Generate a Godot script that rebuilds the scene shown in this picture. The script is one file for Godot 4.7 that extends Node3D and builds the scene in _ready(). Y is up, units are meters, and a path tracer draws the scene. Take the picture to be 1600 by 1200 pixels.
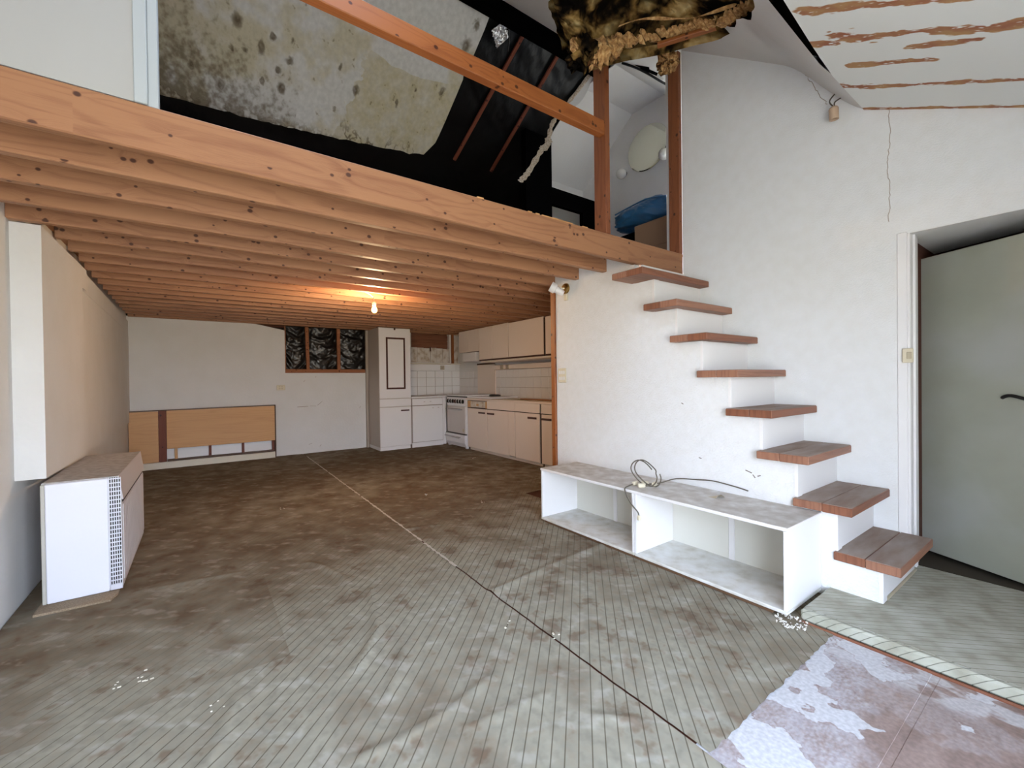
extends Node3D
# An attic-like living room under a timber loft: kitchen alcove at the back, open stair on the right.
# x runs along the joists to the right, -z runs into the room, y is up, metres.

const WALL_X := 2.74      # plaster wall under the stair
const GABLE_X := 3.37     # gable wall behind the stair
const LEFT_X := -0.82
const BACK_Z := -7.95
const LOFT_Z := -2.136    # front edge of the loft
const FRONT_Z := 0.75
const RIDGE_Y := 5.25
const RIDGE_Z := -3.8
const PITCH := 0.753
const PLATFORM_Y := 0.06

var M := {}
var rng := RandomNumberGenerator.new()

# ------------------------------------------------------------------ scene
func _ready() -> void:
	rng.seed = 7
	# camera
	var cam := Camera3D.new()
	cam.name = "camera"
	var right := Vector3(0.8103, -0.0130, 0.5858).normalized()
	var ahead := Vector3(0.5857, -0.0088, -0.8105).normalized()
	var up := right.cross(ahead).normalized()
	cam.transform = Transform3D(Basis(right, up, -ahead), Vector3(0, 1.2, 0))
	cam.fov = 83.4155
	cam.near = 0.02
	cam.far = 200.0
	add_child(cam)
	cam.current = true
	# overcast sky, let in by the glazed front behind the camera and two added openings higher up
	var sky_mat := ProceduralSkyMaterial.new()
	sky_mat.sky_top_color = Color(0.70, 0.78, 0.90)
	sky_mat.sky_horizon_color = Color(0.90, 0.93, 0.97)
	sky_mat.ground_bottom_color = Color(0.68, 0.68, 0.65)
	sky_mat.ground_horizon_color = Color(0.74, 0.75, 0.73)
	sky_mat.energy_multiplier = 1.0
	var sky := Sky.new()
	sky.sky_material = sky_mat
	var env := Environment.new()
	env.background_mode = Environment.BG_SKY
	env.sky = sky
	env.background_energy_multiplier = 25.5
	env.ambient_light_source = Environment.AMBIENT_SOURCE_SKY
	env.tonemap_mode = Environment.TONE_MAPPER_LINEAR
	env.tonemap_exposure = 1.0
	env.sdfgi_enabled = true
	env.ssao_enabled = true
	env.ssil_enabled = true
	var we := WorldEnvironment.new()
	we.name = "world"
	we.environment = env
	add_child(we)
	make_materials()
	build_floor()
	build_walls()
	build_front()
	build_ceiling()
	build_roof()
	build_door()
	build_stairs()
	build_loft_timber()
	build_loft_things()
	build_torn_roof()
	build_kitchen()
	build_back_wall_things()
	build_heater()
	build_shelf()
	build_small_things()

# ------------------------------------------------------------------ mesh building
class MB:
	var st := SurfaceTool.new()
	var uo := Vector2.ZERO          # shift of the texture
	var us := 1.0                   # scale of the texture
	var uv2 = null           # second set of texture coordinates, from the place
	var xf := Transform3D.IDENTITY
	func _init() -> void:
		st.begin(Mesh.PRIMITIVE_TRIANGLES)
	func vert(p: Vector3, n: Vector3, uv: Vector2) -> void:
		st.set_normal((xf.basis * n).normalized())
		st.set_uv(uv * us + uo)
		if uv2 != null:
			st.set_uv2(uv2.call(p, n))
		st.add_vertex(xf * p)
	func tri(a: Vector3, b: Vector3, c: Vector3, na: Vector3, nb: Vector3, nc: Vector3, ua: Vector2, ub: Vector2, uc: Vector2) -> void:
		vert(a, na, ua)
		if (b - a).cross(c - a).dot(na + nb + nc) > 0.0:
			vert(c, nc, uc)
			vert(b, nb, ub)
		else:
			vert(b, nb, ub)
			vert(c, nc, uc)
	func flat(a: Vector3, b: Vector3, c: Vector3, n: Vector3, ua: Vector2, ub: Vector2, uc: Vector2) -> void:
		tri(a, b, c, n, n, n, ua, ub, uc)
	func quad(a: Vector3, b: Vector3, c: Vector3, d: Vector3, n: Vector3, ua := Vector2(0, 0), ub := Vector2(1, 0), uc := Vector2(1, 1), ud := Vector2(0, 1)) -> void:
		flat(a, b, c, n, ua, ub, uc)
		flat(a, c, d, n, ua, uc, ud)
	static func plane_uv(p: Vector3, axis: int, grain: int) -> Vector2:
		var o := [1, 2, 0] if axis == 0 else ([0, 2, 1] if axis == 1 else [0, 1, 2])
		var i: int = o[0]
		var j: int = o[1]
		if grain == j:
			return Vector2(p[j], p[i])
		return Vector2(p[i], p[j])
	# a box with chamfered edges; grain is the axis along which the texture runs
	func box(lo: Vector3, hi: Vector3, ch := 0.003, grain := 0) -> MB:
		var c := minf(ch, 0.45 * minf(hi.x - lo.x, minf(hi.y - lo.y, hi.z - lo.z)))
		var at := func(s: Vector3, full: int) -> Vector3:
			var p := Vector3.ZERO
			for k in 3:
				var ins := 0.0 if k == full else c
				p[k] = hi[k] - ins if s[k] > 0 else lo[k] + ins
			return p
		for ax in 3:
			var i := (ax + 1) % 3
			var j := (ax + 2) % 3
			for sg in [-1.0, 1.0]:
				var n := Vector3.ZERO
				n[ax] = sg
				var q: Array[Vector3] = []
				for t in [[-1.0, -1.0], [1.0, -1.0], [1.0, 1.0], [-1.0, 1.0]]:
					var s := Vector3.ZERO
					s[ax] = sg
					s[i] = t[0]
					s[j] = t[1]
					q.append(at.call(s, ax))
				quad(q[0], q[1], q[2], q[3], n, plane_uv(q[0], ax, grain), plane_uv(q[1], ax, grain), plane_uv(q[2], ax, grain), plane_uv(q[3], ax, grain))
		if c <= 0.0:
			return self
		for ax in 3:      # edges that run along ax
			var i := (ax + 1) % 3
			var j := (ax + 2) % 3
			for si in [-1.0, 1.0]:
				for sj in [-1.0, 1.0]:
					var s := Vector3.ZERO
					s[i] = si
					s[j] = sj
					s[ax] = -1.0
					var a: Vector3 = at.call(s, i)
					var b: Vector3 = at.call(s, j)
					s[ax] = 1.0
					var d: Vector3 = at.call(s, i)
					var e: Vector3 = at.call(s, j)
					var n := Vector3.ZERO
					n[i] = si
					n[j] = sj
					n = n.normalized()
					quad(a, b, e, d, n, plane_uv(a, i, grain), plane_uv(b, i, grain), plane_uv(e, i, grain), plane_uv(d, i, grain))
		for sx in [-1.0, 1.0]:
			for sy in [-1.0, 1.0]:
				for sz in [-1.0, 1.0]:
					var s := Vector3(sx, sy, sz)
					var a: Vector3 = at.call(s, 0)
					var b: Vector3 = at.call(s, 1)
					var d: Vector3 = at.call(s, 2)
					flat(a, b, d, s.normalized(), plane_uv(a, 0, grain), plane_uv(b, 0, grain), plane_uv(d, 0, grain))
		return self
	# a polygon of the two axes other than ax, extruded from lo to hi along ax. ax 0: (z, y); ax 1: (x, z); ax 2: (x, y)
	func prism(poly: PackedVector2Array, ax: int, lo: float, hi: float) -> MB:
		var at := func(p: Vector2, h: float) -> Vector3:
			return Vector3(h, p.y, p.x) if ax == 0 else (Vector3(p.x, h, p.y) if ax == 1 else Vector3(p.x, p.y, h))
		var n := Vector3.ZERO
		n[ax] = 1.0
		var ids := Geometry2D.triangulate_polygon(poly)
		for k in range(0, ids.size(), 3):
			var a := poly[ids[k]]
			var b := poly[ids[k + 1]]
			var c := poly[ids[k + 2]]
			flat(at.call(a, hi), at.call(b, hi), at.call(c, hi), n, a, b, c)
			flat(at.call(a, lo), at.call(b, lo), at.call(c, lo), -n, a, b, c)
		var area := 0.0
		for k in poly.size():
			area += poly[k].cross(poly[(k + 1) % poly.size()])
		var run := 0.0
		for k in poly.size():
			var a := poly[k]
			var b := poly[(k + 1) % poly.size()]
			if a.distance_to(b) < 1e-6:
				continue
			var e := (b - a).normalized()
			var o := Vector2(e.y, -e.x) * signf(area)
			var m: Vector3 = at.call(o, 0.0)
			var nx := run + a.distance_to(b)
			quad(at.call(a, lo), at.call(b, lo), at.call(b, hi), at.call(a, hi), m.normalized(), Vector2(run, lo), Vector2(nx, lo), Vector2(nx, hi), Vector2(run, hi))
			run = nx
		return self
	func tube(pts: PackedVector3Array, r: float, seg := 8, caps := true) -> MB:
		var rings: Array = []
		var up := Vector3(0.13, 0.97, 0.21).normalized()
		for k in pts.size():
			var t := (pts[mini(k + 1, pts.size() - 1)] - pts[maxi(k - 1, 0)]).normalized()
			var s := t.cross(up)
			if s.length() < 0.05:
				s = t.cross(Vector3.RIGHT)
			s = s.normalized()
			up = s.cross(t).normalized()
			var ring: Array[Vector3] = []
			for q in seg:
				var w := TAU * q / seg
				ring.append(s * cos(w) + up * sin(w))
			rings.append(ring)
		var l := 0.0
		for k in pts.size() - 1:
			var l2 := l + pts[k].distance_to(pts[k + 1])
			for q in seg:
				var q2 := (q + 1) % seg
				var a: Vector3 = rings[k][q]
				var b: Vector3 = rings[k][q2]
				var c: Vector3 = rings[k + 1][q2]
				var d: Vector3 = rings[k + 1][q]
				tri(pts[k] + a * r, pts[k] + b * r, pts[k + 1] + c * r, a, b, c, Vector2(l, q * 0.01), Vector2(l, q * 0.01 + 0.01), Vector2(l2, q * 0.01 + 0.01))
				tri(pts[k] + a * r, pts[k + 1] + c * r, pts[k + 1] + d * r, a, c, d, Vector2(l, q * 0.01), Vector2(l2, q * 0.01 + 0.01), Vector2(l2, q * 0.01))
			l = l2
		if caps:
			for e in [0, pts.size() - 1]:
				var n: Vector3 = (pts[0] - pts[1]).normalized() if e == 0 else (pts[e] - pts[e - 1]).normalized()
				for q in seg:
					flat(pts[e], pts[e] + rings[e][q] * r, pts[e] + rings[e][(q + 1) % seg] * r, n, Vector2.ZERO, Vector2(0.01, 0), Vector2(0, 0.01))
		return self
	# profile: (radius, height) turned about the y axis
	func lathe(prof: PackedVector2Array, seg := 20) -> MB:
		for k in prof.size() - 1:
			var a := prof[k]
			var b := prof[k + 1]
			var e := (b - a).normalized()
			var n2 := Vector2(e.y, -e.x)
			for q in seg:
				var w := TAU * q / seg
				var w2 := TAU * (q + 1) / seg
				var d := Vector3(cos(w), 0, sin(w))
				var d2 := Vector3(cos(w2), 0, sin(w2))
				var n := d * n2.x + Vector3.UP * n2.y
				var m := d2 * n2.x + Vector3.UP * n2.y
				var p := [d * a.x + Vector3.UP * a.y, d2 * a.x + Vector3.UP * a.y, d2 * b.x + Vector3.UP * b.y, d * b.x + Vector3.UP * b.y]
				if a.x > 1e-5:
					tri(p[0], p[1], p[2], n, m, m, Vector2(w, a.y), Vector2(w2, a.y), Vector2(w2, b.y))
				if b.x > 1e-5:
					tri(p[0], p[2], p[3], n, m, n, Vector2(w, a.y), Vector2(w2, b.y), Vector2(w, b.y))
		return self
	# a sheet of (nu+1) x (nv+1) points; f(u, v) gives a point, hint the side that faces out
	func grid(nu: int, nv: int, f: Callable, hint: Vector3, uvf = null) -> MB:
		var p := PackedVector3Array()
		for j in nv + 1:
			for i in nu + 1:
				p.append(f.call(float(i) / nu, float(j) / nv))
		var w := nu + 1
		var ns := PackedVector3Array()
		for j in nv + 1:
			for i in nu + 1:
				var n := (p[j * w + mini(i + 1, nu)] - p[j * w + maxi(i - 1, 0)]).cross(p[mini(j + 1, nv) * w + i] - p[maxi(j - 1, 0) * w + i]).normalized()
				ns.append(n if n.dot(hint) >= 0 else -n)
		for j in nv:
			for i in nu:
				var a := j * w + i
				var q := [a, a + 1, a + w + 1, a + w]
				var t: Array[Vector2] = []
				for k in 4:
					var uv := Vector2(float(q[k] % w) / nu, float(q[k] / w) / nv)
					t.append(uvf.call(p[q[k]]) if uvf != null else uv)
				tri(p[q[0]], p[q[1]], p[q[2]], ns[q[0]], ns[q[1]], ns[q[2]], t[0], t[1], t[2])
				tri(p[q[0]], p[q[2]], p[q[3]], ns[q[0]], ns[q[2]], ns[q[3]], t[0], t[2], t[3])
		return self
	func mesh() -> ArrayMesh:
		return st.commit()

func mb(uo := Vector2.ZERO) -> MB:
	var m := MB.new()
	m.uo = uo
	return m

# ------------------------------------------------------------------ nodes
func numbered(base: String, under: Node) -> String:
	if not under.has_node(base):
		return base
	var k := 1
	while under.has_node("%s_%03d" % [base, k]):
		k += 1
	return "%s_%03d" % [base, k]

func put(called: String, shape, material: Material, under: Node) -> MeshInstance3D:
	var o := MeshInstance3D.new()
	o.name = numbered(called, under)
	o.mesh = shape.mesh() if shape is MB else shape
	o.material_override = material
	o.cast_shadow = GeometryInstance3D.SHADOW_CASTING_SETTING_ON
	under.add_child(o, true)
	return o

func tag(o: Node, label: String, category: String, group := "") -> Node:
	o.set_meta("label", label)
	o.set_meta("category", category)
	if group != "":
		o.set_meta("group", group)
	return o

func thing(called: String, label: String, category: String, at := Vector3.ZERO, group := "") -> Node3D:
	var o := Node3D.new()
	o.name = numbered(called, self)
	add_child(o, true)
	o.position = at
	tag(o, label, category, group)
	return o

# a part given in room coordinates, moved into its thing
func part(called: String, shape, material: Material, of: Node3D) -> MeshInstance3D:
	var o := put(called, shape, material, of)
	var at := Vector3.ZERO
	var n: Node = of
	while n is Node3D and n != self:
		at += n.position
		n = n.get_parent()
	o.position = -at
	return o

func struct(called: String, shape, material: Material, label := "") -> MeshInstance3D:
	var o := put(called, shape, material, self)
	o.set_meta("kind", "structure")
	if label != "":
		o.set_meta("label", label)
	return o

func V(x: float, y: float, z: float) -> Vector3:
	return Vector3(x, y, z)

func P2(a: Array) -> PackedVector2Array:
	var p := PackedVector2Array()
	for k in a:
		p.append(Vector2(k[0], k[1]))
	return p

func P3(a: Array) -> PackedVector3Array:
	var p := PackedVector3Array()
	for k in a:
		p.append(Vector3(k[0], k[1], k[2]))
	return p

func smooth(a: PackedVector3Array, n := 6) -> PackedVector3Array:
	var out := PackedVector3Array()
	for k in a.size() - 1:
		for j in n:
			out.append(a[k].cubic_interpolate(a[k + 1], a[maxi(k - 1, 0)], a[mini(k + 2, a.size() - 1)], float(j) / n))
	out.append(a[a.size() - 1])
	return out

# ------------------------------------------------------------------ materials
func noise(freq: float, seed_: int, octaves := 4, kind := FastNoiseLite.TYPE_SIMPLEX_SMOOTH) -> FastNoiseLite:
	var n := FastNoiseLite.new()
	n.noise_type = kind
	n.frequency = freq
	n.seed = seed_
	n.fractal_octaves = octaves
	if octaves <= 1:
		n.fractal_type = FastNoiseLite.FRACTAL_NONE
	return n

func mat(c: Color, rough := 0.6, metal := 0.0) -> StandardMaterial3D:
	var m := StandardMaterial3D.new()
	m.albedo_color = c
	m.roughness = rough
	m.metallic = metal
	m.metallic_specular = 0.5
	return m

func paint(w: int, h: int, f: Callable) -> ImageTexture:
	var im := Image.create(w, h, false, Image.FORMAT_RGBA8)
	for y in h:
		for x in w:
			im.set_pixel(x, y, f.call((x + 0.5) / w, (y + 0.5) / h))
	return ImageTexture.create_from_image(im)

func normal_noise(size: int, freq: float, seed_: int, bump: float, octaves := 4) -> NoiseTexture2D:
	var t := NoiseTexture2D.new()
	t.width = size
	t.height = size
	t.seamless = true
	t.as_normal_map = true
	t.bump_strength = bump
	t.noise = noise(freq, seed_, octaves)
	return t

func colour_noise(size: int, freq: float, seed_: int, stops: Array, octaves := 5) -> NoiseTexture2D:
	var t := NoiseTexture2D.new()
	t.width = size
	t.height = size
	t.seamless = true
	t.noise = noise(freq, seed_, octaves)
	var g := Gradient.new()
	var offs := PackedFloat32Array()
	var cols := PackedColorArray()
	for s in stops:
		offs.append(s[0])
		cols.append(s[1])
	g.offsets = offs
	g.colors = cols
	t.color_ramp = g
	return t

func triplanar(m: StandardMaterial3D, metres: float) -> StandardMaterial3D:
	m.uv1_triplanar = true
	m.uv1_world_triplanar = true
	m.uv1_scale = Vector3.ONE / metres
	return m

func with_normal(m: StandardMaterial3D, t: Texture2D, strength: float) -> StandardMaterial3D:
	m.normal_enabled = true
	m.normal_texture = t
	m.normal_scale = strength
	return m

# planed softwood; one tile is 3 m along the grain and 0.75 m across
func pine_texture(base: Color, dark: Color, knot: Color, seed_: int, knots: int) -> ImageTexture:
	var r := RandomNumberGenerator.new()
	r.seed = seed_
	var ks: Array = []
	for k in knots:
		ks.append([r.randf(), r.randf(), r.randf_range(0.005, 0.012)])
	var n1 := noise(1.0, seed_ + 1, 2)
	var n2 := noise(1.0, seed_ + 2, 1)
	var near: Array = []          # knots that reach into each of 30 columns
	for c in 30:
		var list: Array = []
		for k in ks:
			if absf(k[0] * 3.0 - (c + 0.5) * 0.1) < 0.21:
				list.append(k)
		near.append(list)
	return paint(1280, 512, func(u: float, v: float) -> Color:
		var x := u * 3.0
		var y := v * 0.75
		var bend := 0.0
		var kd := 0.0
		for k in near[int(u * 30.0)]:
			var dx: float = x - k[0] * 3.0
			var dy: float = y - k[1] * 0.75
			if absf(dx) < 0.16 and absf(dy) < 0.06:
				var d := sqrt(dx * dx * 0.4 + dy * dy)
				bend += 0.018 * exp(-d * d / 0.0009) * signf(dy)
				kd = maxf(kd, 1.0 - smoothstep(k[2] * 0.6, k[2] * 1.15, sqrt(dx * dx * 0.7 + dy * dy)))
		var yy := y + bend
		var rings := 0.5 + 0.5 * sin((yy * 150.0) + 9.0 * n1.get_noise_2d(x * 0.7, yy * 7.0))
		var fine := n2.get_noise_2d(x * 9.0, yy * 420.0)
		var t := clampf(0.42 * pow(rings, 3.0) + 0.24 * fine + 0.3 * n1.get_noise_2d(x * 0.8 + 31.0, y * 5.0), 0.0, 1.0)
		return base.lerp(dark, t).lerp(knot, kd))

func wood(tex: Texture2D, tint: Color, rough := 0.6) -> StandardMaterial3D:
	var m := mat(tint, rough)
	m.albedo_texture = tex
	m.uv1_scale = Vector3(1.0 / 3.0, 1.0 / 0.75, 1.0)
	return m

func make_materials() -> void:
	var rough_cast := normal_noise(512, 0.045, 11, 10.0, 4)
	var fine_cast := normal_noise(512, 0.09, 12, 6.0, 3)
	var soft := normal_noise(512, 0.012, 13, 4.0, 4)
	M.fine_cast = fine_cast
	M.soft = soft
	var scuff := colour_noise(512, 0.01, 21, [[0.0, Color(0.875, 0.872, 0.865)], [0.55, Color(0.885, 0.885, 0.882)], [1.0, Color(0.893, 0.893, 0.893)]])
	var wall := mat(Color.WHITE, 0.85)
	wall.albedo_texture = scuff
	M.plaster = with_normal(triplanar(wall, 0.6), fine_cast, 0.14)
	var cast := mat(Color.WHITE, 0.85)
	cast.albedo_texture = scuff
	M.roughcast = with_normal(triplanar(cast, 0.42), rough_cast, 0.34)
	var lime := mat(Color(0.97, 0.96, 0.95), 0.9)
	lime.albedo_texture = scuff
	M.smooth_plaster = with_normal(triplanar(lime, 2.0), fine_cast, 0.05)
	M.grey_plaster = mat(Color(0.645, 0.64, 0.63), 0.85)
	var pine := pine_texture(Color(0.66, 0.475, 0.345), Color(0.52, 0.34, 0.235), Color(0.30, 0.17, 0.11), 5, 110)
	M.pine = wood(pine, Color.WHITE, 0.55)
	M.edge_pine = wood(pine, Color(0.92, 0.90, 0.87), 0.6)
	M.post_pine = wood(pine, Color(0.80, 0.66, 0.55), 0.5)
	M.rail_pine = wood(pine, Color(0.96, 0.80, 0.60), 0.5)
	M.orange_pine = wood(pine, Color(0.90, 0.74, 0.52), 0.5)
	M.batten = wood(pine, Color(0.68, 0.48, 0.42), 0.8)
	M.stud = wood(pine, Color(0.92, 0.82, 0.74), 0.75)
	M.red_wood = wood(pine, Color(0.66, 0.45, 0.36), 0.6)
	var tread := pine_texture(Color(0.60, 0.42, 0.33), Color(0.46, 0.30, 0.23), Color(0.30, 0.18, 0.14), 9, 8)
	M.tread = wood(tread, Color.WHITE, 0.5)
	M.tread_dark = wood(tread, Color(0.88, 0.80, 0.74), 0.5)
	var worn := wood(tread, Color(1, 1, 1), 0.75)          # walked-on face, grey with ingrained dirt
	worn.detail_enabled = true
	worn.detail_uv_layer = BaseMaterial3D.DETAIL_UV_1
	worn.detail_albedo = colour_noise(512, 0.012, 33, [[0.0, Color(0.50, 0.44, 0.40, 0.75)], [0.5, Color(0.585, 0.53, 0.495, 0.9)], [1.0, Color(0.655, 0.61, 0.58, 0.97)]])
	M.tread_worn = worn
	var ply := pine_texture(Color(0.80, 0.62, 0.42), Color(0.74, 0.55, 0.36), Color(0.6, 0.42, 0.26), 17, 0)
	M.plywood = wood(ply, Color.WHITE, 0.55)
	M.plywood_pale = wood(ply, Color(1.0, 0.98, 0.95), 0.55)
	M.dark_edge = mat(Color(0.30, 0.20, 0.11), 0.5)
	M.cream_board = mat(Color(0.86, 0.83, 0.76), 0.6)
	M.laminate = mat(Color(0.90, 0.89, 0.885), 0.42)
	M.laminate_pink = mat(Color(0.90, 0.84, 0.79), 0.42)
	M.carcass_pale = mat(Color(0.74, 0.70, 0.66), 0.6)  # grey-brown puts the shaded side and gaps into the tall cupboard's colour
	M.carcass = mat(Color(0.60, 0.55, 0.51), 0.6)  # darker than the fronts, so shade is painted into the gaps between them
	M.laminate_gap = mat(Color(0.20, 0.13, 0.10), 0.7)
	M.handle_brown = mat(Color(0.26, 0.12, 0.08), 0.4)
	M.tile = mat(Color(0.90, 0.89, 0.88), 0.22)
	M.grout = mat(Color(0.66, 0.60, 0.55), 0.9)
	M.enamel = mat(Color(0.91, 0.91, 0.92), 0.2)
	M.enamel_grey = mat(Color(0.78, 0.75, 0.73), 0.22)
	M.chrome = mat(Color(0.75, 0.75, 0.76), 0.22, 1.0)
	M.brass = mat(Color(0.72, 0.58, 0.34), 0.35, 1.0)
	M.black = mat(Color(0.05, 0.045, 0.045), 0.5)
	M.dead_black = mat(Color(0.022, 0.021, 0.023), 0.95)
	M.dead_black.metallic_specular = 0.05
	M.ivory = mat(Color(0.84, 0.80, 0.70), 0.45)
	M.ivory_dark = mat(Color(0.70, 0.65, 0.55), 0.5)
	M.grey_paint = mat(Color(0.66, 0.68, 0.69), 0.6)
	M.shade_grey = mat(Color(0.62, 0.57, 0.52), 0.6)
	M.glass_white = mat(Color(0.86, 0.85, 0.82), 0.15)
	M.mirror = mat(Color(0.86, 0.86, 0.80), 0.06, 1.0)
	M.rubber = mat(Color(0.36, 0.33, 0.28), 0.6)
	M.card = with_normal(triplanar(mat(Color(0.58, 0.46, 0.36), 0.85), 1.0), soft, 0.3)
	M.blue_plastic = mat(Color(0.19, 0.38, 0.54), 0.32)
	M.foil = mat(Color(0.82, 0.82, 0.83), 0.28, 0.8)
	M.holder = mat(Color(0.76, 0.65, 0.55), 0.6)
	M.shelf_back = mat(Color(0.84, 0.83, 0.79), 0.6)
	M.void_dark = mat(Color(0.15, 0.105, 0.075), 0.95)  # dark tone paints shade into the roof void and its gaps
	M.glue = mat(Color(0.74, 0.71, 0.67), 0.8)
	M.scuff_dark = mat(Color(0.48, 0.44, 0.41), 0.9)
	M.plinth_brown = mat(Color(0.40, 0.29, 0.20), 0.7)
	M.scuff = mat(Color(0.66, 0.60, 0.55), 0.9)
	M.crumb = mat(Color(0.88, 0.86, 0.82), 0.9)
	# black builder's plastic, matt with creases
	M.plastic = with_normal(triplanar(mat(Color(0.022, 0.023, 0.027), 0.42), 0.7), soft, 0.9)
	M.plastic.metallic_specular = 0.35
	M.sheeting = mat(Color(0.04, 0.037, 0.039), 0.40)
	M.sheeting.metallic_specular = 0.6
	# dusty white board tops
	var dusty := mat(Color.WHITE, 0.75)
	dusty.albedo_texture = colour_noise(512, 0.014, 41, [[0.0, Color(0.68, 0.65, 0.61)], [0.45, Color(0.74, 0.72, 0.69)], [0.75, Color(0.79, 0.78, 0.76)], [1.0, Color(0.85, 0.85, 0.83)]])
	M.dusty_white = triplanar(dusty, 0.9)
	var dusty2 := mat(Color.WHITE, 0.7)
	dusty2.albedo_texture = colour_noise(512, 0.012, 42, [[0.0, Color(0.76, 0.74, 0.69)], [0.4, Color(0.83, 0.82, 0.79)], [1.0, Color(0.88, 0.88, 0.87)]])
	M.dusty_bottom = triplanar(dusty2, 0.8)
	var chip := mat(Color.WHITE, 0.9)
	chip.albedo_texture = colour_noise(256, 0.12, 44, [[0.0, Color(0.48, 0.41, 0.33)], [1.0, Color(0.66, 0.58, 0.48)]])
	M.cream_board_brown = triplanar(chip, 0.3)
	var dust2 := mat(Color.WHITE, 0.8)
	dust2.albedo_texture = colour_noise(512, 0.02, 43, [[0.0, Color(0.62, 0.595, 0.565)], [0.5, Color(0.69, 0.67, 0.65)], [1.0, Color(0.76, 0.75, 0.735)]])
	M.dusty_metal = triplanar(dust2, 0.6)
	M.heater_white = mat(Color(0.88, 0.875, 0.90), 0.4)
	M.heater_front = mat(Color(0.78, 0.75, 0.75), 0.45)
	M.heater_metal = mat(Color(0.72, 0.70, 0.66), 0.5)
	# door: grey-green paint with cloudy wiping marks
	var dm := mat(Color.WHITE, 0.5)
	dm.albedo_texture = colour_noise(512, 0.006, 47, [[0.0, Color(0.57, 0.575, 0.52)], [0.5, Color(0.615, 0.62, 0.565)], [0.75, Color(0.645, 0.65, 0.615)], [1.0, Color(0.67, 0.675, 0.655)]])
	M.door_paint = triplanar(dm, 2.4)
	M.dark_boards = wood(tread, Color(0.55, 0.42, 0.34), 0.8)
	M.hall_floor = mat(Color(0.20, 0.17, 0.12), 0.9)
	# whitewashed boards with brown runs
	var ww := mat(Color.WHITE, 0.8)
	ww.albedo_texture = colour_noise(512, 0.02, 49, [[0.0, Color(0.60, 0.51, 0.42)], [0.3, Color(0.76, 0.70, 0.63)], [0.5, Color(0.82, 0.78, 0.73)], [1.0, Color(0.87, 0.85, 0.82)]])
	M.whitewash = triplanar(ww, 1.6)
	M.niche_wood = wood(tread, Color(0.86, 0.80, 0.74), 0.8)
	# mouldy glass wool and torn board
	var ins := mat(Color.WHITE, 0.95)
	ins.albedo_texture = colour_noise(512, 0.009, 51, [[0.0, Color(0.04, 0.035, 0.03)], [0.46, Color(0.07, 0.055, 0.04)], [0.55, Color(0.30, 0.22, 0.12)], [0.66, Color(0.56, 0.44, 0.25)], [0.80, Color(0.72, 0.61, 0.40)], [1.0, Color(0.84, 0.77, 0.60)]])
	ins.metallic_specular = 0.1
	M.insulation = with_normal(triplanar(ins, 1.25), soft, 0.5)
	var lath := mat(Color.WHITE, 0.9)
	lath.albedo_texture = colour_noise(512, 0.02, 53, [[0.0, Color(0.34, 0.22, 0.12)], [0.45, Color(0.66, 0.48, 0.28)], [0.7, Color(0.80, 0.64, 0.42)], [1.0, Color(0.88, 0.78, 0.58)]])
	M.torn_board = with_normal(triplanar(lath, 0.3), fine_cast, 0.8)
	var tp := mat(Color.WHITE, 0.9)
	tp.albedo_texture = colour_noise(512, 0.03, 55, [[0.0, Color(0.42, 0.33, 0.25)], [0.5, Color(0.72, 0.66, 0.58)], [1.0, Color(0.88, 0.85, 0.80)]])
	M.torn_plaster = with_normal(triplanar(tp, 0.4), fine_cast, 0.8)
	make_carpet()
	make_mould()
	make_scrapes()
	make_patch()

func stripes(m: StandardMaterial3D, dark: Color, mask: Texture2D = null) -> void:
	m.detail_enabled = true
	m.detail_uv_layer = BaseMaterial3D.DETAIL_UV_2
	var im := Image.create(64, 64, false, Image.FORMAT_RGBA8)
	for y in 64:
		for x in 64:
			var d := absf(x - 32.0)
			im.set_pixel(x, y, Color(dark.r, dark.g, dark.b, 0.9 * (1.0 - smoothstep(1.8, 4.4, d))))
	m.detail_albedo = ImageTexture.create_from_image(im)
	if mask:
		m.detail_mask = mask

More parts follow.
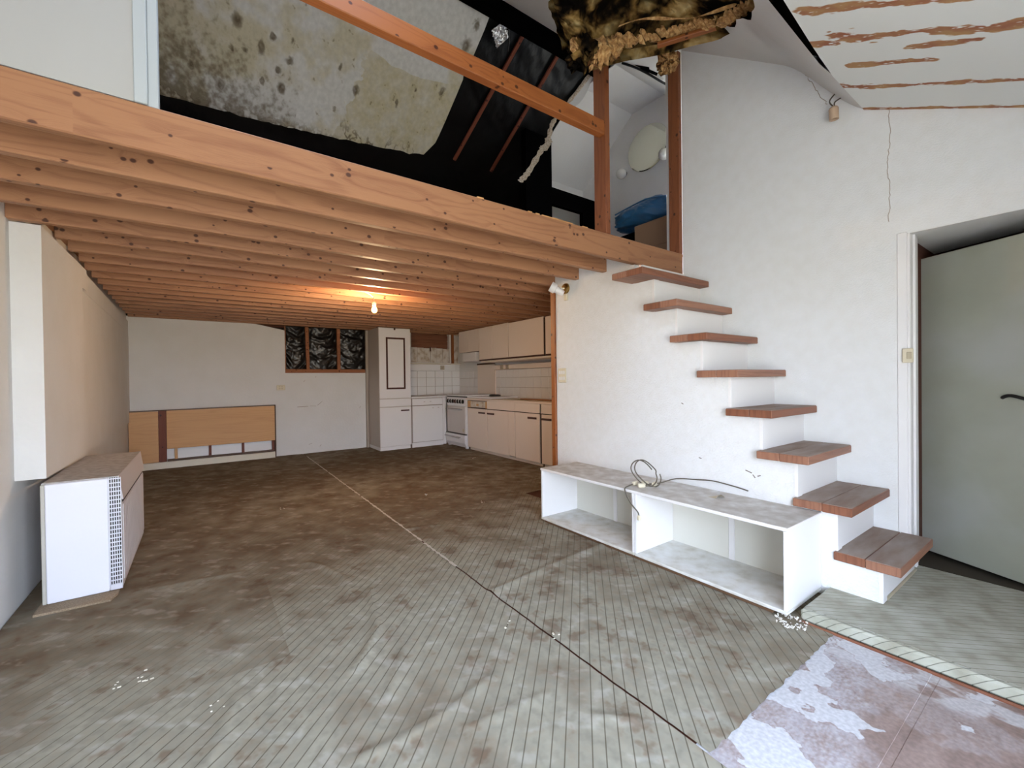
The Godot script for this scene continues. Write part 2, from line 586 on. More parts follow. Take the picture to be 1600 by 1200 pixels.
func make_carpet() -> void:
	# worn beige needle felt, tramped brown, with the dimmer back of the room painted in; one picture for the near floor and a coarser one for the far floor
	var a := noise(0.55, 61, 3)
	var b := noise(2.4, 62, 5)
	var c := noise(16.0, 63, 3)
	var d := noise(5.0, 64, 5)
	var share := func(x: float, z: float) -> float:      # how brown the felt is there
		var bias := 0.06 if z > -2.5 else (0.74 if z < -3.7 else 0.74 + 0.68 * (-3.7 - z) / 1.2)  # browner with depth: dirt plus the weaker light at the back
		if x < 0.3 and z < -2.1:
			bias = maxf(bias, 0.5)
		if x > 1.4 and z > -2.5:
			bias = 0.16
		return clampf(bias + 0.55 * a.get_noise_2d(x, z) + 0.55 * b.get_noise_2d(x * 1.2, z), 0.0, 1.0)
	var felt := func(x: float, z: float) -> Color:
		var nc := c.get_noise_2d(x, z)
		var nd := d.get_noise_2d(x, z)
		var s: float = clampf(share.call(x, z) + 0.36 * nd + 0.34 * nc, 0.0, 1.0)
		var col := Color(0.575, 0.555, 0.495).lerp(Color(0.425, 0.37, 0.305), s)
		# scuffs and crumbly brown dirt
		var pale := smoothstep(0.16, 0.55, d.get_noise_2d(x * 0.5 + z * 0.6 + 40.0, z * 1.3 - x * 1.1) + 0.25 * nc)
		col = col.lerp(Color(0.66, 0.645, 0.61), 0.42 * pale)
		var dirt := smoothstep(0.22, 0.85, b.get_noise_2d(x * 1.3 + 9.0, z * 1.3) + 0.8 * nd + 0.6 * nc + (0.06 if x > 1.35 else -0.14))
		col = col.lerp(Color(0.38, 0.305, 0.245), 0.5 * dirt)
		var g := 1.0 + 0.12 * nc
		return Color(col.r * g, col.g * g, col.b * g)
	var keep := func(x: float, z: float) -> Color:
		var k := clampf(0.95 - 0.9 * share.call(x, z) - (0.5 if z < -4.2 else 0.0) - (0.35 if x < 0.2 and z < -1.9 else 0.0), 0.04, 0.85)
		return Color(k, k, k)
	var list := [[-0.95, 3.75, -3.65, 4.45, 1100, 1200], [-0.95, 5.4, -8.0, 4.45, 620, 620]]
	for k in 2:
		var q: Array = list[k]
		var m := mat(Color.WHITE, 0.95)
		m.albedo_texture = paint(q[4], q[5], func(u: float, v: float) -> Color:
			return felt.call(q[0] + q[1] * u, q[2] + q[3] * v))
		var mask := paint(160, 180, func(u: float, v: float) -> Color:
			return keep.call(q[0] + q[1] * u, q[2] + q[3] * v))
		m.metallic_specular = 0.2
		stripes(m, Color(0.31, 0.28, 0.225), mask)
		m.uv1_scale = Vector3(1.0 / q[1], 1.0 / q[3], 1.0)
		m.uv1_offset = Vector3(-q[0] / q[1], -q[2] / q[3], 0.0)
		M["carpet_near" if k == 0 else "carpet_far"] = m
	var p := mat(Color.WHITE, 0.95)
	p.albedo_texture = colour_noise(512, 0.012, 67, [[0.0, Color(0.58, 0.56, 0.50)], [0.5, Color(0.66, 0.65, 0.595)], [1.0, Color(0.72, 0.715, 0.67)]])
	p.metallic_specular = 0.2
	stripes(p, Color(0.50, 0.49, 0.43))
	M.platform_carpet = p
	var q := mat(Color.WHITE, 0.95)
	q.albedo_texture = p.albedo_texture
	q.albedo_color = Color(0.99, 1.0, 0.99)
	stripes(q, Color(0.36, 0.36, 0.31))
	M.nosing_carpet = q

func make_mould() -> void:
	# plasterboard of the back slope: x -0.95..2.65, s (distance down the slope from the ridge) 0..1.62 in z
	var a := noise(0.9, 71, 4)
	var b := noise(5.0, 72, 4)
	var c := noise(16.0, 73, 3)
	var spots := [[0.33, -4.70, 0.055], [0.79, -4.69, 0.03], [0.40, -4.88, 0.035], [0.53, -4.81, 0.05], [0.69, -4.94, 0.04], [0.735, -5.06, 0.05], [-0.02, -5.11, 0.04], [1.44, -4.88, 0.045], [2.465, -4.2, 0.07], [0.21, -5.19, 0.05], [1.9, -4.85, 0.035], [2.07, -4.69, 0.03], [2.37, -4.63, 0.045], [0.56, -5.05, 0.03], [0.62, -4.72, 0.03], [1.05, -4.6, 0.02], [0.3, -4.92, 0.03], [2.5, -4.02, 0.05], [1.25, -4.75, 0.025], [0.78, -4.85, 0.035]]
	var tex := paint(880, 540, func(u: float, v: float) -> Color:
		var x := -0.95 + 3.6 * u
		var z := -3.8 - 1.65 * v
		var col := Color(0.79, 0.785, 0.765)
		var na := a.get_noise_2d(x, z * 1.2)
		var nb := b.get_noise_2d(x, z)
		var nc := c.get_noise_2d(x, z)
		# damp tide marks: yellow below a ragged front, and a sharp-edged patch to the right
		var yellow := smoothstep(0.0, 0.5, na + 0.35 * nb + 0.05 + 0.35 * clampf(0.9 - x, 0, 1)) * 0.5
		if x > 1.5 + 0.12 * nb + (z + 4.6) * 0.25 and z < -4.55 + 0.1 * na:
			yellow = maxf(yellow, 0.5 + 0.4 * nb)
		col = col.lerp(Color(0.70, 0.65, 0.49), clampf(yellow, 0.0, 0.9))
		# mould: a thin lower edge, the far corner, brown runs near the loose end, and spots
		var edge := z + 5.36 + 0.045 * x
		var m := smoothstep(0.14, 0.0, edge + 0.14 * nb + 0.06 * nc) * smoothstep(-0.5, 0.1, nb + nc * 0.6) * 0.7
		if x < 0.9:
			var corner := clampf((0.75 - x) * 0.5 + (-4.85 - z) * 1.1, -0.6, 0.9)
			m = maxf(m, smoothstep(0.1, 1.2, corner + 0.40 * nb + 0.55 * nc) * 0.6)
		if x > 1.3:
			var run := 1.0 - smoothstep(0.0, 0.10, absf(b.get_noise_2d(x * 0.8 + 3.0, z * 0.55)) + 0.03 * nc)
			m = maxf(m, run * smoothstep(0.34, 0.04, edge) * smoothstep(-0.2, 0.3, na + 0.5 * nb + 0.2) * 0.8)
		m = maxf(m, smoothstep(0.52, 0.75, nb + 0.35 * nc) * 0.4)
		for s in spots:
			var dx: float = (x - s[0])
			var dz: float = (z - s[1]) * 0.75
			if absf(dx) < 0.14 and absf(dz) < 0.14:
				var d := sqrt(dx * dx + dz * dz) + 0.016 * nc + 0.02 * nb
				m = maxf(m, (1.0 - smoothstep(s[2] * 0.35, s[2] * 0.95, d)) * (0.62 + 0.4 * nc))
		col = col.lerp(Color(0.27, 0.225, 0.165), clampf(m, 0.0, 0.92))
		var g := 1.0 + 0.06 * nc
		return Color(col.r * g, col.g * g, col.b * g))
	var m := mat(Color.WHITE, 0.9)
	m.albedo_texture = tex
	m.metallic_specular = 0.2
	m.uv1_scale = Vector3(1.0 / 3.6, -1.0 / 1.65, 1.0)
	m.uv1_offset = Vector3(0.95 / 3.6, -3.8 / 1.65, 0.0)
	M.mouldy = m

func make_scrapes() -> void:
	# front slope: x 1.6..3.4, z -0.9..0.3; brown lath bared along torn strips
	var n := noise(6.0, 81, 4)
	var f := noise(40.0, 82, 3)
	var long_ := noise(3.0, 83, 3)
	# from x, z to x, z and half width
	var st := [[2.166, -0.78, 2.20, -0.587, 0.022], [2.20, -0.587, 2.25, -0.30, 0.020], [2.41, -0.728, 2.466, -0.66, 0.034], [2.463, -0.66, 2.466, -0.436, 0.017], [2.455, -0.89, 2.483, -0.768, 0.022],
		[2.482, -0.407, 2.512, -0.271, 0.022], [2.512, -0.271, 2.47, -0.05, 0.022], [2.60, -0.506, 2.59, -0.315, 0.018], [2.735, -0.772, 2.74, -0.48, 0.017], [2.99, -0.89, 3.015, -0.77, 0.024], [3.015, -0.77, 3.022, -0.58, 0.016],
		[3.015, -0.565, 3.02, -0.1, 0.015], [3.352, -0.888, 3.352, -0.80, 0.016], [3.352, -0.775, 3.358, -0.1, 0.015], [1.9, -0.7, 1.95, -0.3, 0.02]]
	var tex := paint(800, 520, func(u: float, v: float) -> Color:
		var x := 1.6 + 1.8 * u
		var z := -0.9 + 1.2 * v
		var nn := n.get_noise_2d(x * 1.4, z)
		var ff := f.get_noise_2d(x, z * 0.4)
		var k := 0.0
		for s in st:
			var a := Vector2(s[0], s[1])
			var b := Vector2(s[2], s[3])
			var p := Vector2(x, z)
			if absf(x - (s[0] + s[2]) * 0.5) > 0.12:
				continue
			var t := clampf((p - a).dot(b - a) / (b - a).length_squared(), 0.0, 1.0)
			var d := p.distance_to(a.lerp(b, t))
			if d < 0.08:
				var w: float = 1.45 * s[4] * (1.0 + 0.9 * nn + 0.5 * long_.get_noise_2d(z * 3.0, x * 9.0))
				k = maxf(k, 1.0 - smoothstep(w * 0.82, w * 1.05, d + 0.004 * ff))
		k *= smoothstep(-0.62, -0.30, ff + 0.35 * nn)
		var col := Color(0.91, 0.915, 0.905)
		var br := Color(0.62, 0.38, 0.27).lerp(Color(0.70, 0.53, 0.36), clampf(0.5 + 1.3 * nn, 0.0, 1.0))
		return col.lerp(br, k))
	var m := mat(Color.WHITE, 0.85)
	m.albedo_texture = tex
	m.uv1_scale = Vector3(1.0 / 1.8, 1.0 / 1.2, 1.0)
	m.uv1_offset = Vector3(-1.6 / 1.8, 0.9 / 1.2, 0.0)
	M.scraped = m

func make_patch() -> void:
	# bare floor boards where the carpet is cut away: x 1.25..2.45, z -0.8..0.8; pink-brown ply with flaking white filler
	var a := noise(2.2, 91, 5)
	var b := noise(9.0, 92, 4)
	var c := noise(34.0, 93, 3)
	var tex := paint(560, 660, func(u: float, v: float) -> Color:
		var x := 1.25 + 1.2 * u
		var z := -0.8 + 1.6 * v
		var col := Color(0.57, 0.49, 0.455).lerp(Color(0.49, 0.41, 0.375), clampf(0.5 + 0.9 * b.get_noise_2d(x * 0.5, z * 1.4), 0.0, 1.0))
		# filler along the carpet's cut edge and along the step, flaked away in lobes
		var e := minf((z + 0.745) * 0.9, 1.0)
		var near_edge := smoothstep(0.30, 0.02, e + 0.16 * a.get_noise_2d(x * 1.5, z * 1.5) - 0.05)
		var step_ := smoothstep(0.16, 0.06, absf(2.27 - x) + 0.04 * b.get_noise_2d(x, z))
		var lil := smoothstep(0.05, 0.20, a.get_noise_2d(x * 1.1 + 7.0, z * 1.1) + 0.2 * b.get_noise_2d(x, z))
		col = col.lerp(Color(0.69, 0.675, 0.695), clampf(near_edge * 0.75 + 0.35 * lil, 0.0, 0.8) * clampf(0.8 + 0.5 * c.get_noise_2d(x, z * 2.0) + 0.5 * b.get_noise_2d(x, z), 0.0, 1.0))
		var flake := smoothstep(0.26, 0.285, a.get_noise_2d(x * 1.7 - 3.0, z * 1.7 + 5.0) + 0.35 * near_edge - 0.08 + 0.06 * b.get_noise_2d(x * 2.0, z * 2.0))
		flake = maxf(flake, step_ * smoothstep(-0.25, 0.1, b.get_noise_2d(x, z * 0.6)) * 0.8)
		col = col.lerp(Color(0.755, 0.755, 0.765), flake * 0.9)
		var rim := absf(a.get_noise_2d(x * 1.7 - 3.0, z * 1.7 + 5.0) + 0.35 * near_edge - 0.08 - 0.262)
		col = col.lerp(Color(0.47, 0.37, 0.34), 0.5 * (1.0 - smoothstep(0.0, 0.018, rim)))
		var g := 1.0 + 0.10 * c.get_noise_2d(x * 1.5, z * 1.5)
		return Color(col.r * g, col.g * g, col.b * g))
	var m := mat(Color.WHITE, 0.8)
	m.albedo_texture = tex
	m.uv1_scale = Vector3(1.0 / 1.2, 1.0 / 1.6, 1.0)
	m.uv1_offset = Vector3(-1.25 / 1.2, 0.5, 0.0)
	M.bare_floor = m

# ------------------------------------------------------------------ setting
func ns(z: float) -> float:      # front slope of the roof
	return RIDGE_Y - PITCH * (z - RIDGE_Z)

func bs(z: float) -> float:      # back slope of the roof
	return RIDGE_Y + PITCH * (z - RIDGE_Z)

# a panel over a polygon of (x, z) whose underside follows y(x, z)
func sloped(poly: PackedVector2Array, y: Callable, th: float, up: Vector3) -> MB:
	var m := mb()
	var ids := Geometry2D.triangulate_polygon(poly)
	var at := func(p: Vector2, h: float) -> Vector3:
		return Vector3(p.x, y.call(p.x, p.y) + h, p.y)
	for k in range(0, ids.size(), 3):
		var a := poly[ids[k]]
		var b := poly[ids[k + 1]]
		var c := poly[ids[k + 2]]
		m.flat(at.call(a, 0.0), at.call(b, 0.0), at.call(c, 0.0), -up, a, b, c)
		m.flat(at.call(a, th), at.call(b, th), at.call(c, th), up, a, b, c)
	var area := 0.0
	for k in poly.size():
		area += poly[k].cross(poly[(k + 1) % poly.size()])
	for k in poly.size():
		var a := poly[k]
		var b := poly[(k + 1) % poly.size()]
		var e := (b - a).normalized()
		var o := Vector2(e.y, -e.x) * signf(area)
		m.quad(at.call(a, 0.0), at.call(b, 0.0), at.call(b, th), at.call(a, th), Vector3(o.x, 0, o.y), a, b, b, a)
	return m

var folds: Array = []

func add_fold(pts: Array, h: float, w: float) -> void:
	for k in pts.size() - 1:
		folds.append([Vector2(pts[k][0], pts[k][1]), Vector2(pts[k + 1][0], pts[k + 1][1]), h, w])

func fold_height(x: float, z: float) -> float:
	var p := Vector2(x, z)
	var y := 0.0
	for s in folds:
		var a: Vector2 = s[0]
		var b: Vector2 = s[1]
		var far: float = 3.0 * s[3]
		if x < minf(a.x, b.x) - far or x > maxf(a.x, b.x) + far or z < minf(a.y, b.y) - far or z > maxf(a.y, b.y) + far:
			continue
		var t := clampf((p - a).dot(b - a) / (b - a).length_squared(), 0.0, 1.0)
		var d := p.distance_to(a.lerp(b, t))
		if d < 3.0 * s[3]:
			y = maxf(y, s[2] * exp(-pow(d / s[3], 2.0)))
	return y

func build_floor() -> void:
	var f := struct("floor", mb().box(V(-0.95, -0.12, -8.1), V(4.5, 0.0, 0.95), 0.0), M.dark_boards, "worn room floor with carpet and a bare patch")
	add_fold([[0.77, -2.47], [0.70, -2.2], [0.68, -2.07], [0.58, -1.92], [0.51, -1.84]], 0.016, 0.020)
	add_fold([[0.56, -3.1], [0.61, -3.02], [0.69, -2.74], [0.66, -2.48]], 0.012, 0.024)
	add_fold([[0.94, -1.46], [0.71, -1.40], [0.53, -1.38], [0.40, -1.39]], 0.011, 0.014)
	add_fold([[1.05, -1.25], [0.88, -1.27], [0.72, -1.29]], 0.007, 0.014)
	add_fold([[0.72, -1.84], [0.64, -1.72], [0.57, -1.61]], 0.010, 0.022)
	add_fold([[1.34, -5.45], [1.69, -5.36]], 0.010, 0.03)
	add_fold([[1.34, -3.31], [1.56, -3.26]], 0.010, 0.025)
	add_fold([[-0.32, -3.27], [-0.09, -3.25], [0.2, -3.21]], 0.007, 0.02)
	add_fold([[1.33, -2.04], [1.68, -2.07], [2.04, -2.11], [2.3, -2.13]], 0.014, 0.028)
	add_fold([[0.10, -1.95], [0.02, -1.70], [-0.08, -1.52]], 0.010, 0.03)
	add_fold([[1.12, -1.05], [1.20, -0.98]], 0.009, 0.02)
	var lie := noise(1.6, 101, 3)
	var edge := noise(9.0, 102, 3)
	var y := func(x: float, z: float) -> float:
		return 0.006 + fold_height(x, z) + 0.003 * (lie.get_noise_2d(x, z) + 0.4)
	var seam := func(z: float) -> float:
		return 1.292 + (-0.8 - z) * 0.0125 + 0.004 * edge.get_noise_1d(z * 0.6)
	var uvf := func(p: Vector3) -> Vector2:
		return Vector2(p.x, p.z)
	var uv2 := func(p: Vector3, _n: Vector3) -> Vector2:
		return Vector2((p.x + p.z) * 0.70711 / 0.0435, 0.5)
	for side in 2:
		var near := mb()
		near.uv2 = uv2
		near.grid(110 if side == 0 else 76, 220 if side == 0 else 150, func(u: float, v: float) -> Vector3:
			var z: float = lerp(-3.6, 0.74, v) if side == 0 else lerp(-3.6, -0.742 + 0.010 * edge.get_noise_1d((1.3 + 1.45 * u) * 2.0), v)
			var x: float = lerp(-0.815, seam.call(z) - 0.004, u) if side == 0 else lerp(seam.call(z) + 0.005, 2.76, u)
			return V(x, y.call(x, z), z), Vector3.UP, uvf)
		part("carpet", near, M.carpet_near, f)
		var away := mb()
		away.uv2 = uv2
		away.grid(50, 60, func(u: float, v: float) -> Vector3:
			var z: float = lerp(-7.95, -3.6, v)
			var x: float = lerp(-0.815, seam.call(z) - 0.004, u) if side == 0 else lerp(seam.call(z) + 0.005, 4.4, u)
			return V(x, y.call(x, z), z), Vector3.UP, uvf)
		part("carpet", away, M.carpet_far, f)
	# pale glue squeezed out of the carpet joint
	var glue := noise(5.0, 103, 3)
	for run in [[-7.6, -6.1], [-6.05, -4.6], [-4.55, -3.0], [-2.95, -2.45]]:
		var g := mb()
		g.grid(2, 60, func(u: float, v: float) -> Vector3:
			var z: float = lerp(run[0], run[1], v)
			var w := 0.008 + 0.009 * glue.get_noise_1d(z * 3.0)
			return V(seam.call(z) + (u - 0.5) * 2.0 * w, 0.0105 + 0.002 * sin(PI * u), z), Vector3.UP)
		part("joint_glue", g, M.glue, f)
	for run in [[-0.79, -0.412], [-0.388, 0.745]]:
		part("floor_panel", mb().box(V(1.27, 0.0, run[0]), V(2.36, 0.004, run[1]), 0.001), M.bare_floor, f)
	part("panel_joint", mb().box(V(1.27, 0.0, -0.412), V(2.36, 0.0025, -0.388), 0.0), M.bare_floor, f)
	# low platform before the door, wrapped in the same felt
	var p := mb()
	p.uv2 = func(q: Vector3, n: Vector3) -> Vector2:
		return Vector2((q.x - q.z) * 0.70711 / 0.034, 0.5) if n.y > 0.5 else Vector2((q.z - q.y * 0.9) / 0.043, 0.5)
	p.box(V(2.40, 0.0, -0.883), V(3.56, PLATFORM_Y, 0.75), 0.004)
	var step := struct("floor", p, M.platform_carpet, "low felt-covered step before the door")
	var nose := mb()
	nose.uv2 = func(q: Vector3, _n: Vector3) -> Vector2:
		return Vector2((q.z - q.y * 1.1 - q.x) / 0.043, 0.5)
	nose.box(V(2.364, 0.008, -0.885), V(2.402, PLATFORM_Y + 0.003, 0.75), 0.010)
	part("nosing", nose, M.nosing_carpet, step)
	part("base_lath", mb().box(V(2.350, 0.0, -0.875), V(2.364, 0.012, 0.75), 0.002, 2), M.tread_dark, step)

func gable_top(z: float) -> float:
	return minf(ns(z), 2.851 - 0.493 * (z + 0.888)) if z > -0.888 else ns(z)

func build_walls() -> void:
	# back wall, in pieces round the stripped opening (x 1.135..2.49) and the hole above the worktop (x 3.34..4.17)
	var b := mb()
	b.box(V(-0.95, 0, -8.1), V(1.135, 2.07, BACK_Z), 0.0)
	b.box(V(1.135, 0, -8.1), V(2.49, 1.368, BACK_Z), 0.0)
	b.box(V(2.49, 0, -8.1), V(3.335, 2.24, BACK_Z), 0.0)
	b.box(V(3.335, 0, -8.1), V(4.17, 1.575, BACK_Z), 0.0)
	b.box(V(4.17, 0, -8.1), V(4.55, 2.24, BACK_Z), 0.0)
	b.prism(P2([[-0.95, 2.07], [1.135, 2.07], [0.68, 2.158], [0.60, 2.24], [-0.95, 2.24]]), 2, -8.1, BACK_Z)
	var wb := struct("wall_back", b, M.smooth_plaster, "back wall with stripped opening and kitchen corner")
	for q in [[0.0, 1.39, 0.80, 0.17, 0.008, 0.02], [0.0, 1.66, 0.845, 0.10, 0.006, 0.7], [0.0, 1.55, 0.805, 0.10, 0.005, -0.05], [0.0, 2.34, 0.75, 0.04, 0.006, 0.9], [0.0, 1.42, 1.23, 0.04, 0.005, 1.0], [0.0, 1.60, 1.30, 0.03, 0.005, 0.8], [0.0, 1.50, 0.16, 0.05, 0.006, 0.2], [0.0, 1.66, 0.12, 0.04, 0.006, 0.9]]:
		var k := mb()
		k.xf = Transform3D(Basis.IDENTITY.rotated(V(0, 0, 1), q[5]), V(q[1], q[2], BACK_Z))
		part("scuff", k.box(V(-q[3] * 0.5, -q[4] * 0.5, 0.0), V(q[3] * 0.5, q[4] * 0.5, 0.0012), 0.0004), M.scuff, wb)
	part("added_sky_block", mb().box(V(-1.0, -0.1, -8.30), V(4.6, 2.27, -8.14), 0.0), M.void_dark, wb)  # added behind the wall so no sky shows through its gaps
	# left wall, and the boxed-out casing that hangs clear of the floor
	struct("wall_left", mb().prism(P2([[-8.1, -0.1], [0.95, -0.1], [0.95, 2.6], [-3.8, 5.5], [-8.1, 2.3]]), 0, -0.97, LEFT_X), M.smooth_plaster, "left wall")
	var c := mb()
	c.prism(P2([[-0.83, -3.45], [-0.70, -3.45], [-0.70, -4.62], [-0.72, -4.62], [-0.80, -7.95], [-0.83, -7.95]]), 1, 1.93, 2.088)
	c.prism(P2([[-0.83, -3.45], [-0.70, -3.446], [-0.697, -4.45], [-0.72, -4.45], [-0.80, -7.95], [-0.83, -7.95]]), 1, 0.69, 1.93)
	struct("wall_left", c, M.smooth_plaster, "white boxed-out casing on the left wall, stopping above the heater")
	# wall under the stair: stepped top
	var pts: Array = [[-3.065, 0.0], [-0.658, 0.0]]
	for i in 8:
		pts.append([riser_z(i), tread_y(i) - 0.049])
		pts.append([riser_z(i + 1) if i < 7 else -2.15, tread_y(i) - 0.049])
	pts.append_array([[-2.15, 2.084], [-2.19, 2.084], [-2.19, 2.245], [-3.065, 2.245]])
	var ws := struct("wall_stair", mb().prism(P2(pts), 0, WALL_X, WALL_X + 0.06), M.roughcast, "roughcast wall under the open stair")
	for q in [[-1.30, 0.615, 0.024, 0.3], [-1.27, 0.59, 0.014, 0.9], [-1.62, 0.655, 0.012, 0.2], [-1.24, 0.60, 0.012, -0.4], [-1.75, 1.02, 0.010, 0.5]]:
		var k := mb()
		k.xf = Transform3D(Basis.IDENTITY.rotated(V(1, 0, 0), q[3]), V(WALL_X, q[1], q[0]))
		part("scuff", k.box(V(-0.0012, -0.003, -q[2]), V(0.0, 0.003, q[2] * 0.7), 0.0004), M.scuff_dark, ws)
	# gable wall behind the stair with the doorway (z -0.69..0.06)
	var g := mb()
	g.prism(P2([[-2.136, -0.1], [-0.69, -0.1], [-0.69, 2.95], [-2.136, 4.2]]), 0, GABLE_X, GABLE_X + 0.18)
	g.prism(P2([[-0.69, 2.03], [0.06, 2.03], [0.06, 2.6], [-0.69, 2.95]]), 0, GABLE_X, GABLE_X + 0.18)
	g.prism(P2([[0.06, -0.1], [0.95, -0.1], [0.95, 2.6], [0.06, 2.6]]), 0, GABLE_X, GABLE_X + 0.18)
	var gw := struct("wall_gable", g, M.plaster, "white gable wall behind the stair")
	part("dark_void_infill", mb().prism(P2([[-2.136, 4.19], [-0.69, 2.94], [0.06, 2.59], [0.95, 2.30], [0.95, 2.46], [-2.136, 4.44]]), 0, GABLE_X + 0.02, GABLE_X + 0.16), M.void_dark, gw)  # added to close off the sky, coloured dark so the gap looks shaded
	# cracks in the gable plaster: narrow ragged openings
	for line in [[[1.0, -0.770, 2.80], [1.0, -0.766, 2.62], [1.0, -0.775, 2.45], [1.0, -0.768, 2.30], [1.0, -0.772, 2.12]], [[1.0, -1.463, 3.758], [1.0, -1.442, 3.652], [1.0, -1.325, 3.433], [1.0, -1.219, 3.282], [1.0, -1.145, 3.119], [1.0, -1.083, 2.993]]]:
		var q: PackedVector3Array = []
		for k in line:
			q.append(V(GABLE_X + 0.0005, k[2], k[1]))
		q = smooth(q, 10)
		for k in q.size():
			q[k] += V(0, rng.randf_range(-0.004, 0.004), rng.randf_range(-0.005, 0.005))
		part("crack", mb().tube(q, 0.0022, 5), M.grout, gw)
	# loft walls to the right, out of the room: side wall, far gable, low knee wall
	struct("wall_loft", mb().box(V(GABLE_X + 0.0, 2.0, -2.29), V(5.25, 4.6, -2.19), 0.0), M.smooth_plaster)
	var gable := mb()
	gable.prism(P2([[-8.1, 2.0], [-3.1, 2.0], [-3.1, 4.95], [-3.8, 5.5], [-8.1, 2.4]]), 0, 5.15, 5.27)
	gable.prism(P2([[-3.1, 2.0], [-2.4, 2.0], [-2.4, 3.15], [-3.1, 3.15]]), 0, 5.15, 5.27)  # the square left open is an unseen window added to brighten the loft
	gable.prism(P2([[-3.1, 4.15], [-2.4, 4.15], [-2.4, 4.5], [-3.1, 4.95]]), 0, 5.15, 5.27)
	gable.prism(P2([[-2.4, 2.0], [-2.0, 2.0], [-2.0, 4.2], [-2.4, 4.5]]), 0, 5.15, 5.27)
	struct("wall_loft", gable, M.smooth_plaster, "far gable wall of the loft")
	struct("wall_loft", mb().box(V(4.09, 2.2, -5.2), V(5.2, 4.33, -5.06), 0.0), M.smooth_plaster, "white knee wall of the loft")
	# kitchen recess
	struct("wall_kitchen", mb().box(V(4.40, 0, -8.1), V(4.55, 2.245, -3.1), 0.0), M.smooth_plaster, "kitchen side wall")
	struct("wall_kitchen", mb().box(V(WALL_X + 0.06, 0, -3.20), V(4.55, 2.245, -3.12), 0.0), M.smooth_plaster)

func build_front() -> void:
	# front wall with two wide glazed doors standing open, all behind the camera
	var w := mb()
	w.box(V(-0.97, -0.1, FRONT_Z), V(-0.62, 2.7, FRONT_Z + 0.2), 0.0)
	w.box(V(0.62, 0, FRONT_Z), V(0.72, 2.7, FRONT_Z + 0.2), 0.0)
	w.box(V(1.55, -0.1, FRONT_Z), V(3.55, 2.7, FRONT_Z + 0.2), 0.0)
	w.box(V(-0.62, 1.98, FRONT_Z), V(0.62, 2.7, FRONT_Z + 0.2), 0.0)
	w.box(V(0.72, 1.98, FRONT_Z), V(1.55, 2.7, FRONT_Z + 0.2), 0.0)
	w.box(V(-0.62, -0.1, FRONT_Z), V(1.55, 0.04, FRONT_Z + 0.2), 0.0)
	struct("wall_front", w, M.plaster)
	for k in 2:
		var x0 := -0.62 if k == 0 else 0.72
		var x1 := 0.62 if k == 0 else 1.55
		var f := mb()
		for q in [[x0, x0 + 0.05, 0.04, 1.98], [x1 - 0.05, x1, 0.04, 1.98], [x0, x1, 0.04, 0.09], [x0, x1, 1.93, 1.98]]:
			f.box(V(q[0], q[2], FRONT_Z + 0.08), V(q[1], q[3], FRONT_Z + 0.14), 0.004)
		struct("window_%d" % (k + 1), f, M.laminate)

func joist_lift(z: float) -> float:      # the old ceiling rises a little towards the back
	return 0.068 * clampf((-z - 3.0) / 4.9, 0.0, 1.0)

func build_ceiling() -> void:
	var deck := mb()
	for k in 14:
		var z1 := -2.18 - 0.42 * k
		var z0 := maxf(z1 - 0.415, -7.98)
		deck.box(V(-0.95, 2.262 + joist_lift(z1), z0), V(5.2, 2.282 + joist_lift(z1), z1), 0.002, 0)
	var c := struct("ceiling", deck, M.pine, "timber loft floor on exposed joists")
	var z := -2.43
	var k := 0
	while z > -7.9:
		var x0 := LEFT_X
		if z < -3.45 and z > -4.64:
			x0 = -0.70
		elif z <= -4.64:
			x0 = -0.72 - 0.08 * (-4.64 - z) / 3.31
		var x1 := WALL_X if z > -3.1 else 4.40
		var y := joist_lift(z)
		var m := mb(Vector2(rng.randf() * 3.0, rng.randf() * 2.0))
		m.box(V(x0, 2.087 + y, z - 0.048), V(x1, 2.26 + y, z), 0.003)
		part("joist", m, M.pine, c)
		z -= 0.321
		k += 1
	# last board against the back wall
	var e := mb(Vector2(0.4, 0.3))
	e.box(V(-0.80, 2.150, BACK_Z), V(4.40, 2.33, BACK_Z + 0.05), 0.003)
	part("joist", e, M.pine, c)

